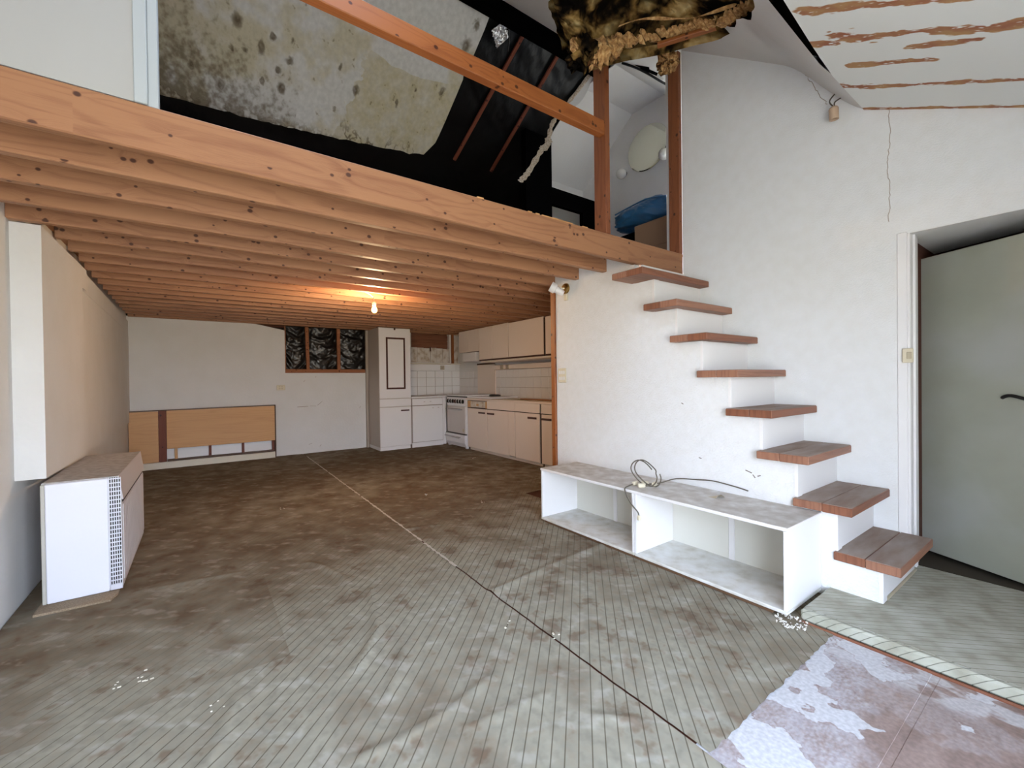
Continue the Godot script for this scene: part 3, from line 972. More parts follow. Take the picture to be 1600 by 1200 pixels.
func build_roof() -> void:
	# outer covering
	var o := mb()
	o.prism(P2([[-8.5, 1.95], [-3.8, 5.5], [-3.8, 5.62], [-8.5, 2.07]]), 0, -1.0, 5.3)
	var ry := func(z: float) -> float: return 5.5 - 0.6408 * (z + 3.8)
	o.prism(P2([[-3.8, 5.5], [1.1, 2.36], [1.1, 2.48], [-3.8, 5.62]]), 0, -1.0, -0.05)
	o.prism(P2([[-3.8, 5.5], [1.1, 2.36], [1.1, 2.48], [-3.8, 5.62]]), 0, 0.95, 5.3)
	o.prism(P2([[-3.8, 5.5], [-2.6, ry.call(-2.6)], [-2.6, ry.call(-2.6) + 0.12], [-3.8, 5.62]]), 0, -0.05, 0.95)
	o.prism(P2([[-1.5, ry.call(-1.5)], [1.1, 2.36], [1.1, 2.48], [-1.5, ry.call(-1.5) + 0.12]]), 0, -0.05, 0.95)
	# lining of an unseen roof window, added to brighten the loft and upper walls
	var lin := mb()
	lin.prism(P2([[-2.6, ns(-2.6)], [-1.5, ns(-1.5)], [-1.5, ry.call(-1.5) + 0.1], [-2.6, ry.call(-2.6) + 0.1]]), 0, -0.07, -0.05)
	lin.prism(P2([[-2.6, ns(-2.6)], [-1.5, ns(-1.5)], [-1.5, ry.call(-1.5) + 0.1], [-2.6, ry.call(-2.6) + 0.1]]), 0, 0.95, 0.97)
	lin.box(V(-0.07, ns(-2.6), -2.62), V(0.97, ry.call(-2.6) + 0.1, -2.60), 0.0)
	lin.box(V(-0.07, ns(-1.5), -1.50), V(0.97, ry.call(-1.5) + 0.1, -1.48), 0.0)
	struct("window_3", lin, M.smooth_plaster)
	struct("roof", o, M.void_dark)
	# back slope: black sheeting all over, battens, and what is left of the plasterboard
	var up := Vector3(0, 1, -PITCH).normalized()
	var sag := noise(2.2, 111, 3)
	var crease := noise(9.0, 112, 3)
	var sheet := mb()
	sheet.grid(160, 100, func(u: float, v: float) -> Vector3:
		var z: float = lerp(-3.82, -7.95, v)
		var x: float = lerp(-0.95, 4.45, u)
		return V(x, bs(z) + 0.035 - 0.022 * sag.get_noise_2d(x, z * 1.6) - 0.010 * crease.get_noise_2d(x * 0.5, z * 1.8), z), -up)
	var rb := struct("roof_back", sheet, M.plastic, "back roof slope stripped to black sheeting")
	part("ridge_beam", mb().box(V(-0.9, 5.06, -3.86), V(5.15, 5.3, -3.74), 0.004), M.dead_black, rb)
	part("purlin", mb().box(V(-0.9, 3.72, -5.62), V(4.09, 3.87, -5.52), 0.004), M.dead_black, rb)
	for k in [[3.075, 5.225, -3.83, 2.84, 4.20, -5.20], [3.605, 5.235, -3.81, 3.425, 4.20, -5.19]]:
		var m := mb(Vector2(rng.randf() * 3.0, rng.randf()))
		var a := V(k[0], k[1], k[2])
		var d := V(k[3], k[4], k[5]) - a
		m.xf = Transform3D(Basis(d.normalized(), up, d.normalized().cross(up).normalized()), a)
		m.box(V(0, -0.012, -0.022), V(d.length(), 0.014, 0.022), 0.003)
		part("batten", m, M.batten, rb)
	var y := func(_x: float, z: float) -> float: return bs(z) - 0.012
	var rag := noise(12.0, 113, 3)
	var lower := [[2.407, -5.231], [2.226, -5.263], [1.978, -5.278], [1.595, -5.317], [1.166, -5.342], [0.773, -5.365], [0.53, -5.387], [0.243, -5.392], [-0.227, -5.405], [-0.95, -5.43]]
	var edge: Array = [[-0.95, -3.88], [2.60, -3.88], [2.599, -4.027], [2.585, -4.20], [2.571, -4.38], [2.545, -4.40], [2.561, -4.45], [2.55, -4.611], [2.532, -4.832], [2.515, -5.0], [2.502, -5.083]]
	for k in lower.size() - 1:
		for t in 6:
			var p: Vector2 = Vector2(lower[k][0], lower[k][1]).lerp(Vector2(lower[k + 1][0], lower[k + 1][1]), t / 6.0)
			edge.append([p.x, p.y + 0.018 * rag.get_noise_1d(p.x)])
	edge.append([-0.95, -5.43])
	part("plasterboard", sloped(P2(edge), y, 0.012, up), M.mouldy, rb)
	part("plasterboard", sloped(P2([[4.16, -3.86], [5.15, -3.86], [5.15, -5.08], [4.06, -5.08], [4.06, -4.55], [4.10, -4.2]]), y, 0.012, up), M.smooth_plaster, rb)
	part("ridge_board", mb().box(V(4.17, 5.045, -4.10), V(5.15, 5.057, -3.52), 0.0), M.smooth_plaster, rb)
	# ragged strip of board hanging along the torn edge
	var path := smooth(P3([[4.165, 5.235, -3.83], [4.095, 5.048, -4.068], [4.01, 4.87, -4.289], [3.96, 4.73, -4.462], [3.99, 4.57, -4.585], [3.83, 4.35, -4.575], [3.62, 4.03, -4.565], [3.47, 3.86, -4.555]]), 8)
	var strip := mb()
	strip.grid(60, 3, func(u: float, v: float) -> Vector3:
		var i := u * (path.size() - 1)
		var p: Vector3 = path[int(i)].lerp(path[mini(int(i) + 1, path.size() - 1)], i - int(i))
		var w := 0.020 + 0.018 * u + 0.022 * rag.get_noise_1d(u * 3.0)
		if u > 0.55 and u < 0.68:
			w += 0.03
		return p + Vector3(0.9, -0.25, 0.3).normalized() * (v - 0.5) * 2.0 * w + V(0, -0.03 - 0.012 * sin(v * PI), 0.01 * rag.get_noise_2d(u * 9.0, v)), Vector3(0, -0.6, 0.8))
	part("torn_edge", strip, M.torn_plaster, rb)
	var lip := mb()
	lip.grid(20, 2, func(u: float, v: float) -> Vector3:
		var p := V(4.17, 5.21, -3.85).lerp(V(3.98, 4.76, -4.44), u)
		return p + V(0.07, -0.10, 0.0) * v * sin(PI * clampf(u * 1.2, 0, 1)) + V(0, -0.02, 0), Vector3(0, -0.6, 0.8))
	part("torn_edge", lip, M.smooth_plaster, rb)
	# front slope
	var fy := func(_x: float, z: float) -> float: return ns(z)
	var fup := Vector3(0, 1, PITCH).normalized()
	var rf := struct("roof_front", sloped(P2([[-0.95, -3.72], [5.15, -3.72], [5.15, -2.75], [-0.95, -2.75]]), fy, 0.012, fup), M.smooth_plaster, "front roof slope, white boards with a torn hole")
	part("plasterboard", sloped(P2([[-0.95, -2.75], [1.2, -2.75], [1.2, -2.6], [-0.95, -2.6]]), fy, 0.012, fup), M.smooth_plaster, rf)
	part("plasterboard", sloped(P2([[-0.95, -2.6], [-0.05, -2.6], [-0.05, -1.5], [-0.95, -1.5]]), fy, 0.012, fup), M.smooth_plaster, rf)
	part("plasterboard", sloped(P2([[0.95, -2.6], [1.2, -2.6], [1.2, -1.5], [0.95, -1.5]]), fy, 0.012, fup), M.smooth_plaster, rf)
	part("plasterboard", sloped(P2([[-0.95, -1.5], [1.2, -1.5], [1.2, -0.89], [-0.95, -0.89]]), fy, 0.012, fup), M.smooth_plaster, rf)
	# boards to the right of the hole, dropping at the lower end
	var hole := [[-2.75, 2.45], [-2.4, 2.86], [-2.1, 3.00], [-1.8, 2.84], [-1.6, 2.80], [-1.4, 2.78], [-1.2, 2.60], [-1.05, 2.30], [-0.93, 1.95], [-0.888, 1.75]]
	var pull := noise(7.0, 115, 3)
	var right := mb()
	right.grid(24, 54, func(u: float, v: float) -> Vector3:
		var i := v * (hole.size() - 1)
		var a: Array = hole[int(i)]
		var b: Array = hole[mini(int(i) + 1, hole.size() - 1)]
		var z: float = lerp(a[0], b[0], i - int(i))
		var x0: float = lerp(a[1], b[1], i - int(i)) + 0.05 * pull.get_noise_1d(z)
		var x1 := 5.15 if z < -2.14 else GABLE_X
		var x: float = lerp(x0, x1, u)
		z = minf(z, -0.888 - 0.09 * clampf((2.85 - x) / 0.7, 0, 1))
		var top := ns(z)
		var k := smoothstep(-1.35, -0.888, z)
		var low: float = lerp(3.4, 2.858, clampf((z + 1.6) / 0.712, 0, 1)) + 0.16 * clampf((2.72 - x) / 0.7, 0, 1)
		return V(x, lerp(top, minf(top, low), k), z), -fup)
	part("plasterboard", right, M.smooth_plaster, rf)
	part("dark_hole_patch", sloped(P2([[4.03, -3.13], [4.10, -3.09], [4.13, -3.15], [4.28, -3.02], [4.17, -2.93], [4.10, -2.99], [4.02, -2.93]]), func(_x: float, z: float) -> float: return ns(z) - 0.008, 0.006, fup), M.dead_black, rf)  # black patch painted in for a dark opening in the boards
	part("cable", mb().tube(smooth(P3([[4.02, 4.86, -3.30], [4.08, 4.75, -3.16], [4.18, 4.66, -3.06], [4.33, 4.60, -3.00], [4.48, 4.58, -2.97], [4.7, 4.59, -2.96]])), 0.012, 6), M.black, rf)
	# lower front slope over the stair door, lath showing through scraped paint
	var cy := func(_x: float, z: float) -> float: return 2.851 - 0.493 * (z + 0.888)
	var cf := struct("ceiling_front", sloped(P2([[1.6, -0.80], [2.05, -0.815], [2.5, -0.86], [2.85, -0.888], [GABLE_X, -0.888], [GABLE_X, 0.29], [1.6, 0.29]]), cy, 0.014, Vector3(0, 0.9, 0.44)), M.scraped, "white sloping ceiling with scraped brown streaks")
	part("plasterboard", sloped(P2([[-0.95, -0.80], [1.6, -0.80], [1.6, 0.29], [-0.95, 0.29]]), cy, 0.014, Vector3(0, 0.9, 0.44)), M.smooth_plaster, cf)
	part("plasterboard", sloped(P2([[-0.95, 0.29], [GABLE_X, 0.29], [GABLE_X, 0.75], [-0.95, 0.75]]), cy, 0.014, Vector3(0, 0.9, 0.44)), M.smooth_plaster, cf)
	part("edge_batten", mb().box(V(-0.9, 2.90, -0.86), V(3.3, 2.96, -0.80), 0.003), M.void_dark, cf)

func build_door() -> void:
	# frame of the doorway
	var f := mb()
	f.box(V(GABLE_X - 0.006, 0.06, -0.735), V(GABLE_X + 0.004, 2.04, -0.69), 0.003, 1)
	f.box(V(GABLE_X - 0.006, 0.06, -0.69), V(GABLE_X + 0.17, 2.03, -0.676), 0.003, 1)
	f.box(V(GABLE_X + 0.05, 0.06, -0.676), V(GABLE_X + 0.09, 2.03, -0.664), 0.002, 1)
	struct("trim_1", f, M.laminate, "white door jamb")
	# leaf, hinged at the near side and pushed open outwards
	var leaf := mb()
	var a := V(3.80, 0.085, -0.722)
	var d := V(-0.458, 0, 0.889)
	leaf.xf = Transform3D(Basis(d, Vector3.UP, d.cross(Vector3.UP)), a)
	leaf.box(V(0, 0, 0), V(0.86, 1.855, 0.04), 0.003, 1)
	var door := struct("door_1", leaf, M.door_paint, "grey-green door leaf standing ajar")
	var h := mb()
	var base := a + d * 0.455 + V(-0.889, 0, -0.458) * 0.0 + V(0, 0.985, 0)
	var out := V(-0.889, 0, -0.458)
	h.tube(smooth(P3([[base.x, base.y, base.z], [base.x + out.x * 0.045, base.y, base.z + out.z * 0.045], [base.x + out.x * 0.05 + d.x * 0.04, base.y + 0.012, base.z + out.z * 0.05 + d.z * 0.04], [base.x + out.x * 0.05 + d.x * 0.12, base.y - 0.012, base.z + out.z * 0.05 + d.z * 0.12]])), 0.009, 8)
	part("door_handle", h, M.black, door)
	# passage outside the door: boarded side, soffit, dark floor
	struct("ceiling_passage", mb().prism(P2([[GABLE_X + 0.001, -0.70], [4.10, -0.705], [3.74, 0.05], [GABLE_X + 0.001, 0.05]]), 1, 2.028, 2.05), M.smooth_plaster)
	struct("wall_passage", mb().box(V(GABLE_X + 0.18, 0, -0.80), V(4.9, 2.6, -0.70), 0.0), M.dark_boards)
	struct("wall_passage", mb().box(V(4.8, 0, -0.8), V(4.9, 2.6, 0.6), 0.0), M.dark_boards)
	struct("wall_passage", mb().box(V(GABLE_X + 0.18, 0, 0.5), V(4.9, 2.6, 0.6), 0.0), M.dark_boards)
	struct("ceiling_passage", mb().box(V(GABLE_X + 0.1, 2.5, -0.8), V(4.9, 2.6, 0.6), 0.0), M.dark_boards)
	struct("floor_passage", mb().box(V(3.47, -0.1, -0.70), V(4.9, PLATFORM_Y + 0.003, 0.6), 0.001), M.hall_floor)

func tread_y(i: int) -> float:
	return [0.266, 0.514, 0.759, 1.004, 1.249, 1.497, 1.742, 1.985][i]

func riser_z(i: int) -> float:
	return -0.658 - 0.188 * i

func build_stairs() -> void:
	var s := thing("staircase", "open staircase of eight reddish brown wooden treads rising to the loft", "staircase", V(3.05, PLATFORM_Y, -0.66))
	var left := [2.725, 2.712, 2.695, 2.70, 2.69, 2.67, 2.63, 2.51]
	for i in 8:
		var y := tread_y(i)
		var zf := -0.585 - 0.1885 * i
		var zb := zf - 0.275
		var zm: float = zf - [0.14, 0.135, 0.15, 0.13, 0.14, 0.14, 0.13, 0.14][i]
		var x0: float = left[i]
		var t := mb(Vector2(rng.randf() * 3.0, rng.randf()))
		t.box(V(x0, y - 0.048, zm + 0.001), V(GABLE_X - 0.002, y - 0.003, zf), 0.003)
		var tread := part("tread", t, M.tread if i % 2 == 0 else M.tread_dark, s)
		var t2 := mb(Vector2(rng.randf() * 3.0, rng.randf()))
		t2.box(V(x0 + 0.001, y - 0.047, zb), V(GABLE_X - 0.002, y - 0.003, zm - 0.001), 0.003)
		part("plank", t2, M.tread_dark if i % 3 == 0 else M.tread, tread)
		for q in [[zm + 0.002, zf - 0.003], [zb + 0.003, zm - 0.002]]:
			var w := mb(Vector2(rng.randf() * 3.0, rng.randf()))
			w.box(V(x0 + 0.004, y - 0.003, q[0]), V(GABLE_X - 0.004, y, q[1]), 0.0015)
			part("worn_face", w, M.tread_worn, tread)
		var lo := PLATFORM_Y if i == 0 else tread_y(i - 1)
		part("riser", mb().box(V(WALL_X + 0.06, lo, riser_z(i) - 0.02), V(GABLE_X - 0.002, y - 0.049, riser_z(i) - 0.006), 0.001), M.laminate, s)
		part("edge_strip", mb().box(V(WALL_X - 0.002, lo + 0.002, riser_z(i) - 0.016), V(WALL_X + 0.058, y - 0.05, riser_z(i) + 0.003), 0.001), M.laminate, s)
	part("riser", mb().box(V(WALL_X + 0.06, tread_y(7), -2.135), V(GABLE_X - 0.002, 2.085, -2.12), 0.001), M.laminate, s)
	part("skirting", mb().box(V(WALL_X + 0.06, PLATFORM_Y, -0.664), V(GABLE_X, PLATFORM_Y + 0.010, -0.652), 0.002), M.ivory_dark, s)

func build_loft_timber() -> void:
	# edge beam of the loft, a little deeper at the left end
	var b := mb(Vector2(0.35, 0.11))
	b.box(V(-0.82, 2.088, LOFT_Z - 0.045), V(GABLE_X - 0.002, 2.262, LOFT_Z), 0.005)
	var beam := thing("loft_edge_beam", "long knotty pine beam along the open front edge of the loft", "beam", V(1.28, 2.088, LOFT_Z))
	part("beam", b, M.edge_pine, beam)
	var splint := mb()
	for k in 9:
		var x := 1.0 + 1.9 * rng.randf()
		if k < 6:
			x = 1.75 + 0.05 * k
		splint.box(V(x, 2.258, LOFT_Z - 0.02), V(x + rng.randf_range(0.03, 0.09), 2.263 + rng.randf() * 0.004, LOFT_Z + 0.001), 0.001)
	part("worn_edge", splint, M.plywood_pale, beam)
	var p1 := mb(Vector2(1.3, 0.2))
	p1.box(V(2.408, 2.262, LOFT_Z - 0.115), V(2.456, 3.95, LOFT_Z), 0.004, 1)
	var post := thing("loft_post", "upright pine post on the loft beam that carries the handrail end", "post", V(2.43, 2.262, LOFT_Z - 0.06))
	part("post", p1, M.post_pine, post)
	var p2 := mb(Vector2(2.1, 0.5))
	p2.box(V(GABLE_X - 0.048, 2.262, LOFT_Z - 0.10), V(GABLE_X - 0.003, 3.98, LOFT_Z), 0.004, 1)
	var post2 := thing("loft_post", "upright pine post against the gable wall at the stair head", "post", V(3.345, 2.262, LOFT_Z - 0.05))
	part("post", p2, M.post_pine, post2)
	var r := mb(Vector2(0.6, 0.37))
	r.box(V(-0.17, 2.973, LOFT_Z - 0.062), V(2.407, 3.075, LOFT_Z - 0.004), 0.004)
	var rail := thing("loft_handrail", "horizontal pine handrail crossing the loft opening above the beam", "handrail", V(1.1, 2.973, LOFT_Z - 0.03))
	part("rail", r, M.rail_pine, rail)
	var k := mb(Vector2(1.9, 0.6))
	k.box(V(2.722, 0.0, -3.125), V(2.772, 2.087, -3.068), 0.004, 1)
	var kp := thing("kitchen_post", "slim orange pine post between the kitchen and the stair wall", "post", V(2.745, 0, -3.095))
	part("post", k, M.orange_pine, kp)
	# white partition and its grey jamb at the left of the loft
	struct("wall_partition", mb().box(V(-0.95, 2.264, -3.2), V(-0.186, 4.0, LOFT_Z - 0.002), 0.0), M.grey_plaster, "white partition at the left end of the loft")
	var j := mb()
	j.box(V(-0.186, 2.264, LOFT_Z - 0.09), V(-0.146, 4.0, LOFT_Z + 0.004), 0.003, 1)
	j.box(V(-0.146, 2.264, LOFT_Z - 0.09), V(-0.114, 4.0, LOFT_Z - 0.012), 0.003, 1)
	struct("trim_2", j, M.grey_paint, "grey jamb beside the loft opening")

func build_loft_things() -> void:
	var w := mb()
	w.box(V(3.60, 2.29, -4.70), V(4.068, 4.60, -4.60), 0.003)
	w.box(V(4.068, 3.70, -4.70), V(5.15, 3.935, -4.62), 0.003)
	w.box(V(4.70, 2.29, -4.70), V(5.15, 3.70, -4.62), 0.003)
	struct("wall_partition", w, M.dead_black, "black partition frame in the loft with two openings")
	var mirror := thing("round_mirror", "round frameless mirror on the far gable wall of the loft", "mirror", V(5.14, 4.12, -3.79))
	var o := mb()
	var prof := P2([[0.0, 0.012], [0.30, 0.012], [0.312, 0.009], [0.315, 0.0], [0.0, 0.0]])
	o.xf = Transform3D(Basis(V(0, 1, 0), V(-1, 0, 0), V(0, 0, 1.07)), V(5.148, 4.445, -3.795))
	o.lathe(prof, 40)
	part("glass", o, M.mirror, mirror)
	for k in 2:
		var c: Vector3 = [V(5.06, 4.215, -4.19), V(5.06, 4.19, -3.47)][k]
		var g := thing("globe_lamp", ["white glass globe lamp below the round mirror, nearer the free loft post", "white glass globe lamp below the round mirror, beside the gable post"][k], "lamp", c - V(0, 0.08, 0), "globe lamps under the round mirror")
		var ball := PackedVector2Array()
		for q in 17:
			var a := -PI / 2 + PI * q / 16.0
			ball.append(Vector2(0.075 * cos(a), 0.075 * sin(a)))
		var b := mb()
		b.xf = Transform3D(Basis.IDENTITY, c)
		part("globe", b.lathe(ball, 24), M.glass_white, g)
		var d := mb()
		d.xf = Transform3D(Basis(V(0, 1, 0), V(-1, 0, 0), V(0, 0, 1)), V(5.15, c.y + 0.02, c.z))
		part("wall_plate", d.lathe(P2([[0.0, 0.05], [0.022, 0.05], [0.03, 0.02], [0.034, 0.0]]), 20), M.black, g)
	# carton with a blue plastic bag slumped on it
	var box := thing("carton", "plain brown carton at the loft edge under the blue bag", "box", V(4.2, 2.29, -2.75))
	var cb := mb()
	cb.box(V(3.92, 2.285, -3.06), V(4.52, 2.86, -2.42), 0.006)
	part("body", cb, M.card, box)
	part("flap", mb().box(V(3.908, 2.60, -3.06), V(3.92, 2.875, -2.45), 0.002), M.card, box)
	var crate := thing("black_crate", "low black crate in the loft beside the brown carton", "crate", V(4.2, 2.29, -3.4))
	part("body", mb().box(V(3.95, 2.293, -3.62), V(4.5, 2.84, -3.10), 0.01), M.dead_black, crate)
	var bag := thing("blue_bag", "blue plastic bag slumped over the brown carton in the loft", "bag", V(4.15, 2.87, -2.95))
	var nb := noise(3.2, 121, 3)
	part("sack", closed_bag(nb), M.blue_plastic, bag)
	var tie := mb()
	tie.tube(smooth(P3([[3.93, 3.10, -3.35], [3.90, 3.11, -3.1], [3.92, 3.13, -2.9], [4.0, 3.12, -2.72]])), 0.008, 6)
	part("fold", tie, M.blue_plastic, bag)
	# crumpled foil square at the top of the mouldy board, and a scrap of card lower down
	var foil := thing("foil_square", "small crumpled silver foil square hanging at the torn ridge", "foil", V(2.78, 5.03, -3.95))
	var nf := noise(14.0, 122, 3)
	var fa := V(2.665, 5.065, -3.985)
	var fb := V(2.765, 5.15, -3.875)
	var fc := V(2.885, 5.075, -3.965)
	var fd := V(2.795, 4.985, -4.08)
	var fm := mb()
	fm.grid(16, 16, func(u: float, v: float) -> Vector3:
		return fa.lerp(fb, u).lerp(fd.lerp(fc, u), v) + V(0, 0, 0.016) * nf.get_noise_2d(u, v) * 2.0, V(0, -0.6, 0.8))
	part("sheet", fm, M.foil, foil)
	var wire := mb()
	wire.tube(smooth(P3([[2.70, 5.17, -3.86], [2.74, 5.12, -3.85], [2.80, 5.14, -3.86], [2.82, 5.10, -3.9]])), 0.007, 6)
	part("tie_wire", wire, M.rubber, foil)
	var tail := mb()
	tail.tube(smooth(P3([[2.82, 5.14, -3.88], [2.88, 5.08, -3.95], [2.93, 4.99, -4.05]])), 0.008, 6)
	part("strap", tail, M.black, foil)
	var card := thing("board_scrap", "small buff scrap of board at the low end of the torn strip", "scrap", V(3.56, 3.85, -4.58))
	part("scrap", mb().prism(P2([[3.525, 3.86], [3.60, 3.90], [3.61, 3.975], [3.54, 3.945]]), 2, -4.595, -4.583), M.torn_plaster, card)

func closed_bag(nb: FastNoiseLite) -> MB:
	var m := mb()
	var nu := 56
	var nv := 28
	var pt := func(i: int, j: int) -> Vector3:
		var a := TAU * (i % nu) / nu
		var e := -PI / 2 + PI * j / nv
		var d := V(cos(e) * cos(a), sin(e), cos(e) * sin(a))
		var r := 1.0 + 0.22 * nb.get_noise_3dv(d * 0.55) + 0.05 * nb.get_noise_3dv(d * 1.6)
		var y := d.y * 0.185 * r
		if y < 0:
			y *= 0.80
		return V(4.17 + d.x * 0.27 * r, 3.03 + y - 0.09 * clampf(d.z, 0, 1), -2.99 + d.z * 0.50 * r)
	for j in nv:
		for i in nu:
			var q := [pt.call(i, j), pt.call(i + 1, j), pt.call(i + 1, j + 1), pt.call(i, j + 1)]
			var ns_: Array[Vector3] = []
			for k in [[i, j], [i + 1, j], [i + 1, j + 1], [i, j + 1]]:
				var du: Vector3 = pt.call(k[0] + 1, k[1]) - pt.call(k[0] + nu - 1, k[1])
				var dv: Vector3 = pt.call(k[0], mini(k[1] + 1, nv)) - pt.call(k[0], maxi(k[1] - 1, 0))
				var n := du.cross(dv)
				if n.length() < 1e-8:
					n = V(0, 1 if k[1] > nv / 2 else -1, 0)
				n = n.normalized()
				var c: Vector3 = pt.call(k[0], k[1]) - V(4.17, 3.03, -2.99)
				ns_.append(n if n.dot(c) >= 0 else -n)
			m.tri(q[0], q[1], q[2], ns_[0], ns_[1], ns_[2], Vector2.ZERO, Vector2.RIGHT, Vector2.ONE)
			m.tri(q[0], q[2], q[3], ns_[0], ns_[2], ns_[3], Vector2.ZERO, Vector2.ONE, Vector2.DOWN)
	return m

func along(path: PackedVector3Array, u: float) -> Vector3:
	var i := clampf(u, 0, 1) * (path.size() - 1)
	return path[int(i)].lerp(path[mini(int(i) + 1, path.size() - 1)], i - int(i))

func build_torn_roof() -> void:
	var t := thing("torn_insulation", "sagging torn flap of mouldy yellow insulation hanging from the roof hole", "insulation", V(2.5, 3.3, -1.8))
	var low := smooth(P3([[1.95, 3.30, -2.02], [2.10, 3.31, -2.02], [2.28, 3.41, -2.0], [2.47, 3.50, -1.95], [2.70, 3.57, -1.83], [2.80, 3.55, -1.62], [2.80, 3.47, -1.42], [2.66, 3.35, -1.20], [2.45, 3.15, -1.0]]), 8)
	var top := smooth(P3([[1.98, 4.02, -2.30], [1.95, 4.05, -2.30], [1.95, 4.05, -2.2], [1.85, 4.0, -2.0], [1.8, 3.9, -1.85], [1.75, 3.78, -1.65], [1.7, 3.62, -1.42], [1.65, 3.45, -1.2], [1.6, 3.3, -1.0]]), 8)
	var n := noise(3.0, 131, 4)
	var n2 := noise(11.0, 132, 4)
	var m := mb()
	m.grid(150, 70, func(u: float, v: float) -> Vector3:
		var p := along(low, u).lerp(along(top, u), v)
		var belly := sin(PI * clampf(v * 1.1, 0, 1)) * 0.09
		var k := (0.13 * n.get_noise_3dv(p) + 0.022 * n2.get_noise_3dv(p)) * smoothstep(-0.02, 0.25, v)
		return p + V(-0.45, -0.55, 0.7) * (k + belly * 0.5), V(-0.5, -0.5, 0.7))
	part("insulation_mat", m, M.insulation, t)
	# a second, darker layer folded behind
	var back := mb()
	back.grid(80, 24, func(u: float, v: float) -> Vector3:
		var p := along(low, u * 0.8).lerp(along(top, u * 0.8), v * 0.8) + V(0.10, 0.03, -0.12)
		return p + V(-0.2, -0.3, 0.5) * (0.10 * n.get_noise_3dv(p * 1.4) + 0.04 * n2.get_noise_3dv(p)), V(-0.5, -0.5, 0.7))
	part("backing_felt", back, M.insulation, t)
	# broken edge of the board: a row of splintered cells along the low edge
	for k in 52:
		var u := 0.03 + 0.94 * k / 52.0
		var p := along(low, u)
		var d := (along(low, u + 0.01) - p).normalized()
		var up := (along(top, u) - p).normalized()
		var s := mb()
		s.xf = Transform3D(Basis(d, up, d.cross(up).normalized()).rotated(d, rng.randf_range(-0.4, 0.4)), p + V(-0.05, -0.03, 0.06) + V(0, rng.randf_range(-0.012, 0.012), 0))
		var hh := rng.randf_range(0.065, 0.105)
		s.prism(P2([[-0.017, 0], [0.015, rng.randf_range(-0.014, 0.012)], [0.018, hh * 0.9], [0.004, hh], [-0.015, hh * 0.8]]), 2, -0.012, rng.randf_range(0.006, 0.02))
		part("board_shred", s, M.torn_board, t)
	# lath still nailed under the edge, and lumps of wool
	var l := mb(Vector2(0.7, 0.3))
	var a := V(2.62, 3.50, -1.78)
	var e := V(2.86, 3.52, -1.42) - a
	l.xf = Transform3D(Basis(e.normalized(), V(0, 1, 0), e.normalized().cross(V(0, 1, 0)).normalized()), a)
	l.box(V(-0.05, -0.012, -0.02), V(e.length(), 0.012, 0.02), 0.003)
	part("lath", l, M.orange_pine, t)
	for q in [[2.02, 3.30, -1.98, 0.085], [2.14, 3.34, -1.97, 0.075], [2.28, 3.43, -1.97, 0.06], [3.08, 3.74, -2.07, 0.075], [3.02, 3.80, -2.05, 0.055], [2.93, 3.78, -1.98, 0.05]]:
		var c := V(q[0], q[1], q[2])
		var lump := mb()
		lump.grid(22, 12, func(u: float, v: float) -> Vector3:
			var w := TAU * u
			var h := -PI / 2 + PI * v
			var dd := V(cos(h) * cos(w), sin(h), cos(h) * sin(w))
			return c + dd * q[3] * (1.0 + 0.9 * n2.get_noise_3dv(c + dd * 0.12) + 0.3 * n.get_noise_3dv(dd * 2.0)), V(0, 0, 1))
		part("wool_lump", lump, M.torn_board if q[3] < 0.08 else M.insulation, t)
	# torn paper curl
	part("paper_curl", mb().grid(20, 3, func(u: float, v: float) -> Vector3:
		var p := V(2.25, 3.50, -1.93).lerp(V(2.62, 3.40, -1.35), u)
		return p + V(0.0, 0.018 * v * (0.6 + 0.4 * sin(u * 9.0)) + 0.02 * sin(u * 7.0), 0.05 + 0.012 * sin(v * 3.0 + u * 12.0)), V(-0.5, -0.4, 0.7)), M.torn_board, t)

# ------------------------------------------------------------------ kitchen
func bar_handle(lo: Vector3, hi: Vector3, of: Node3D) -> void:
	part("handle", mb().box(lo, hi, 0.004), M.handle_brown, of)

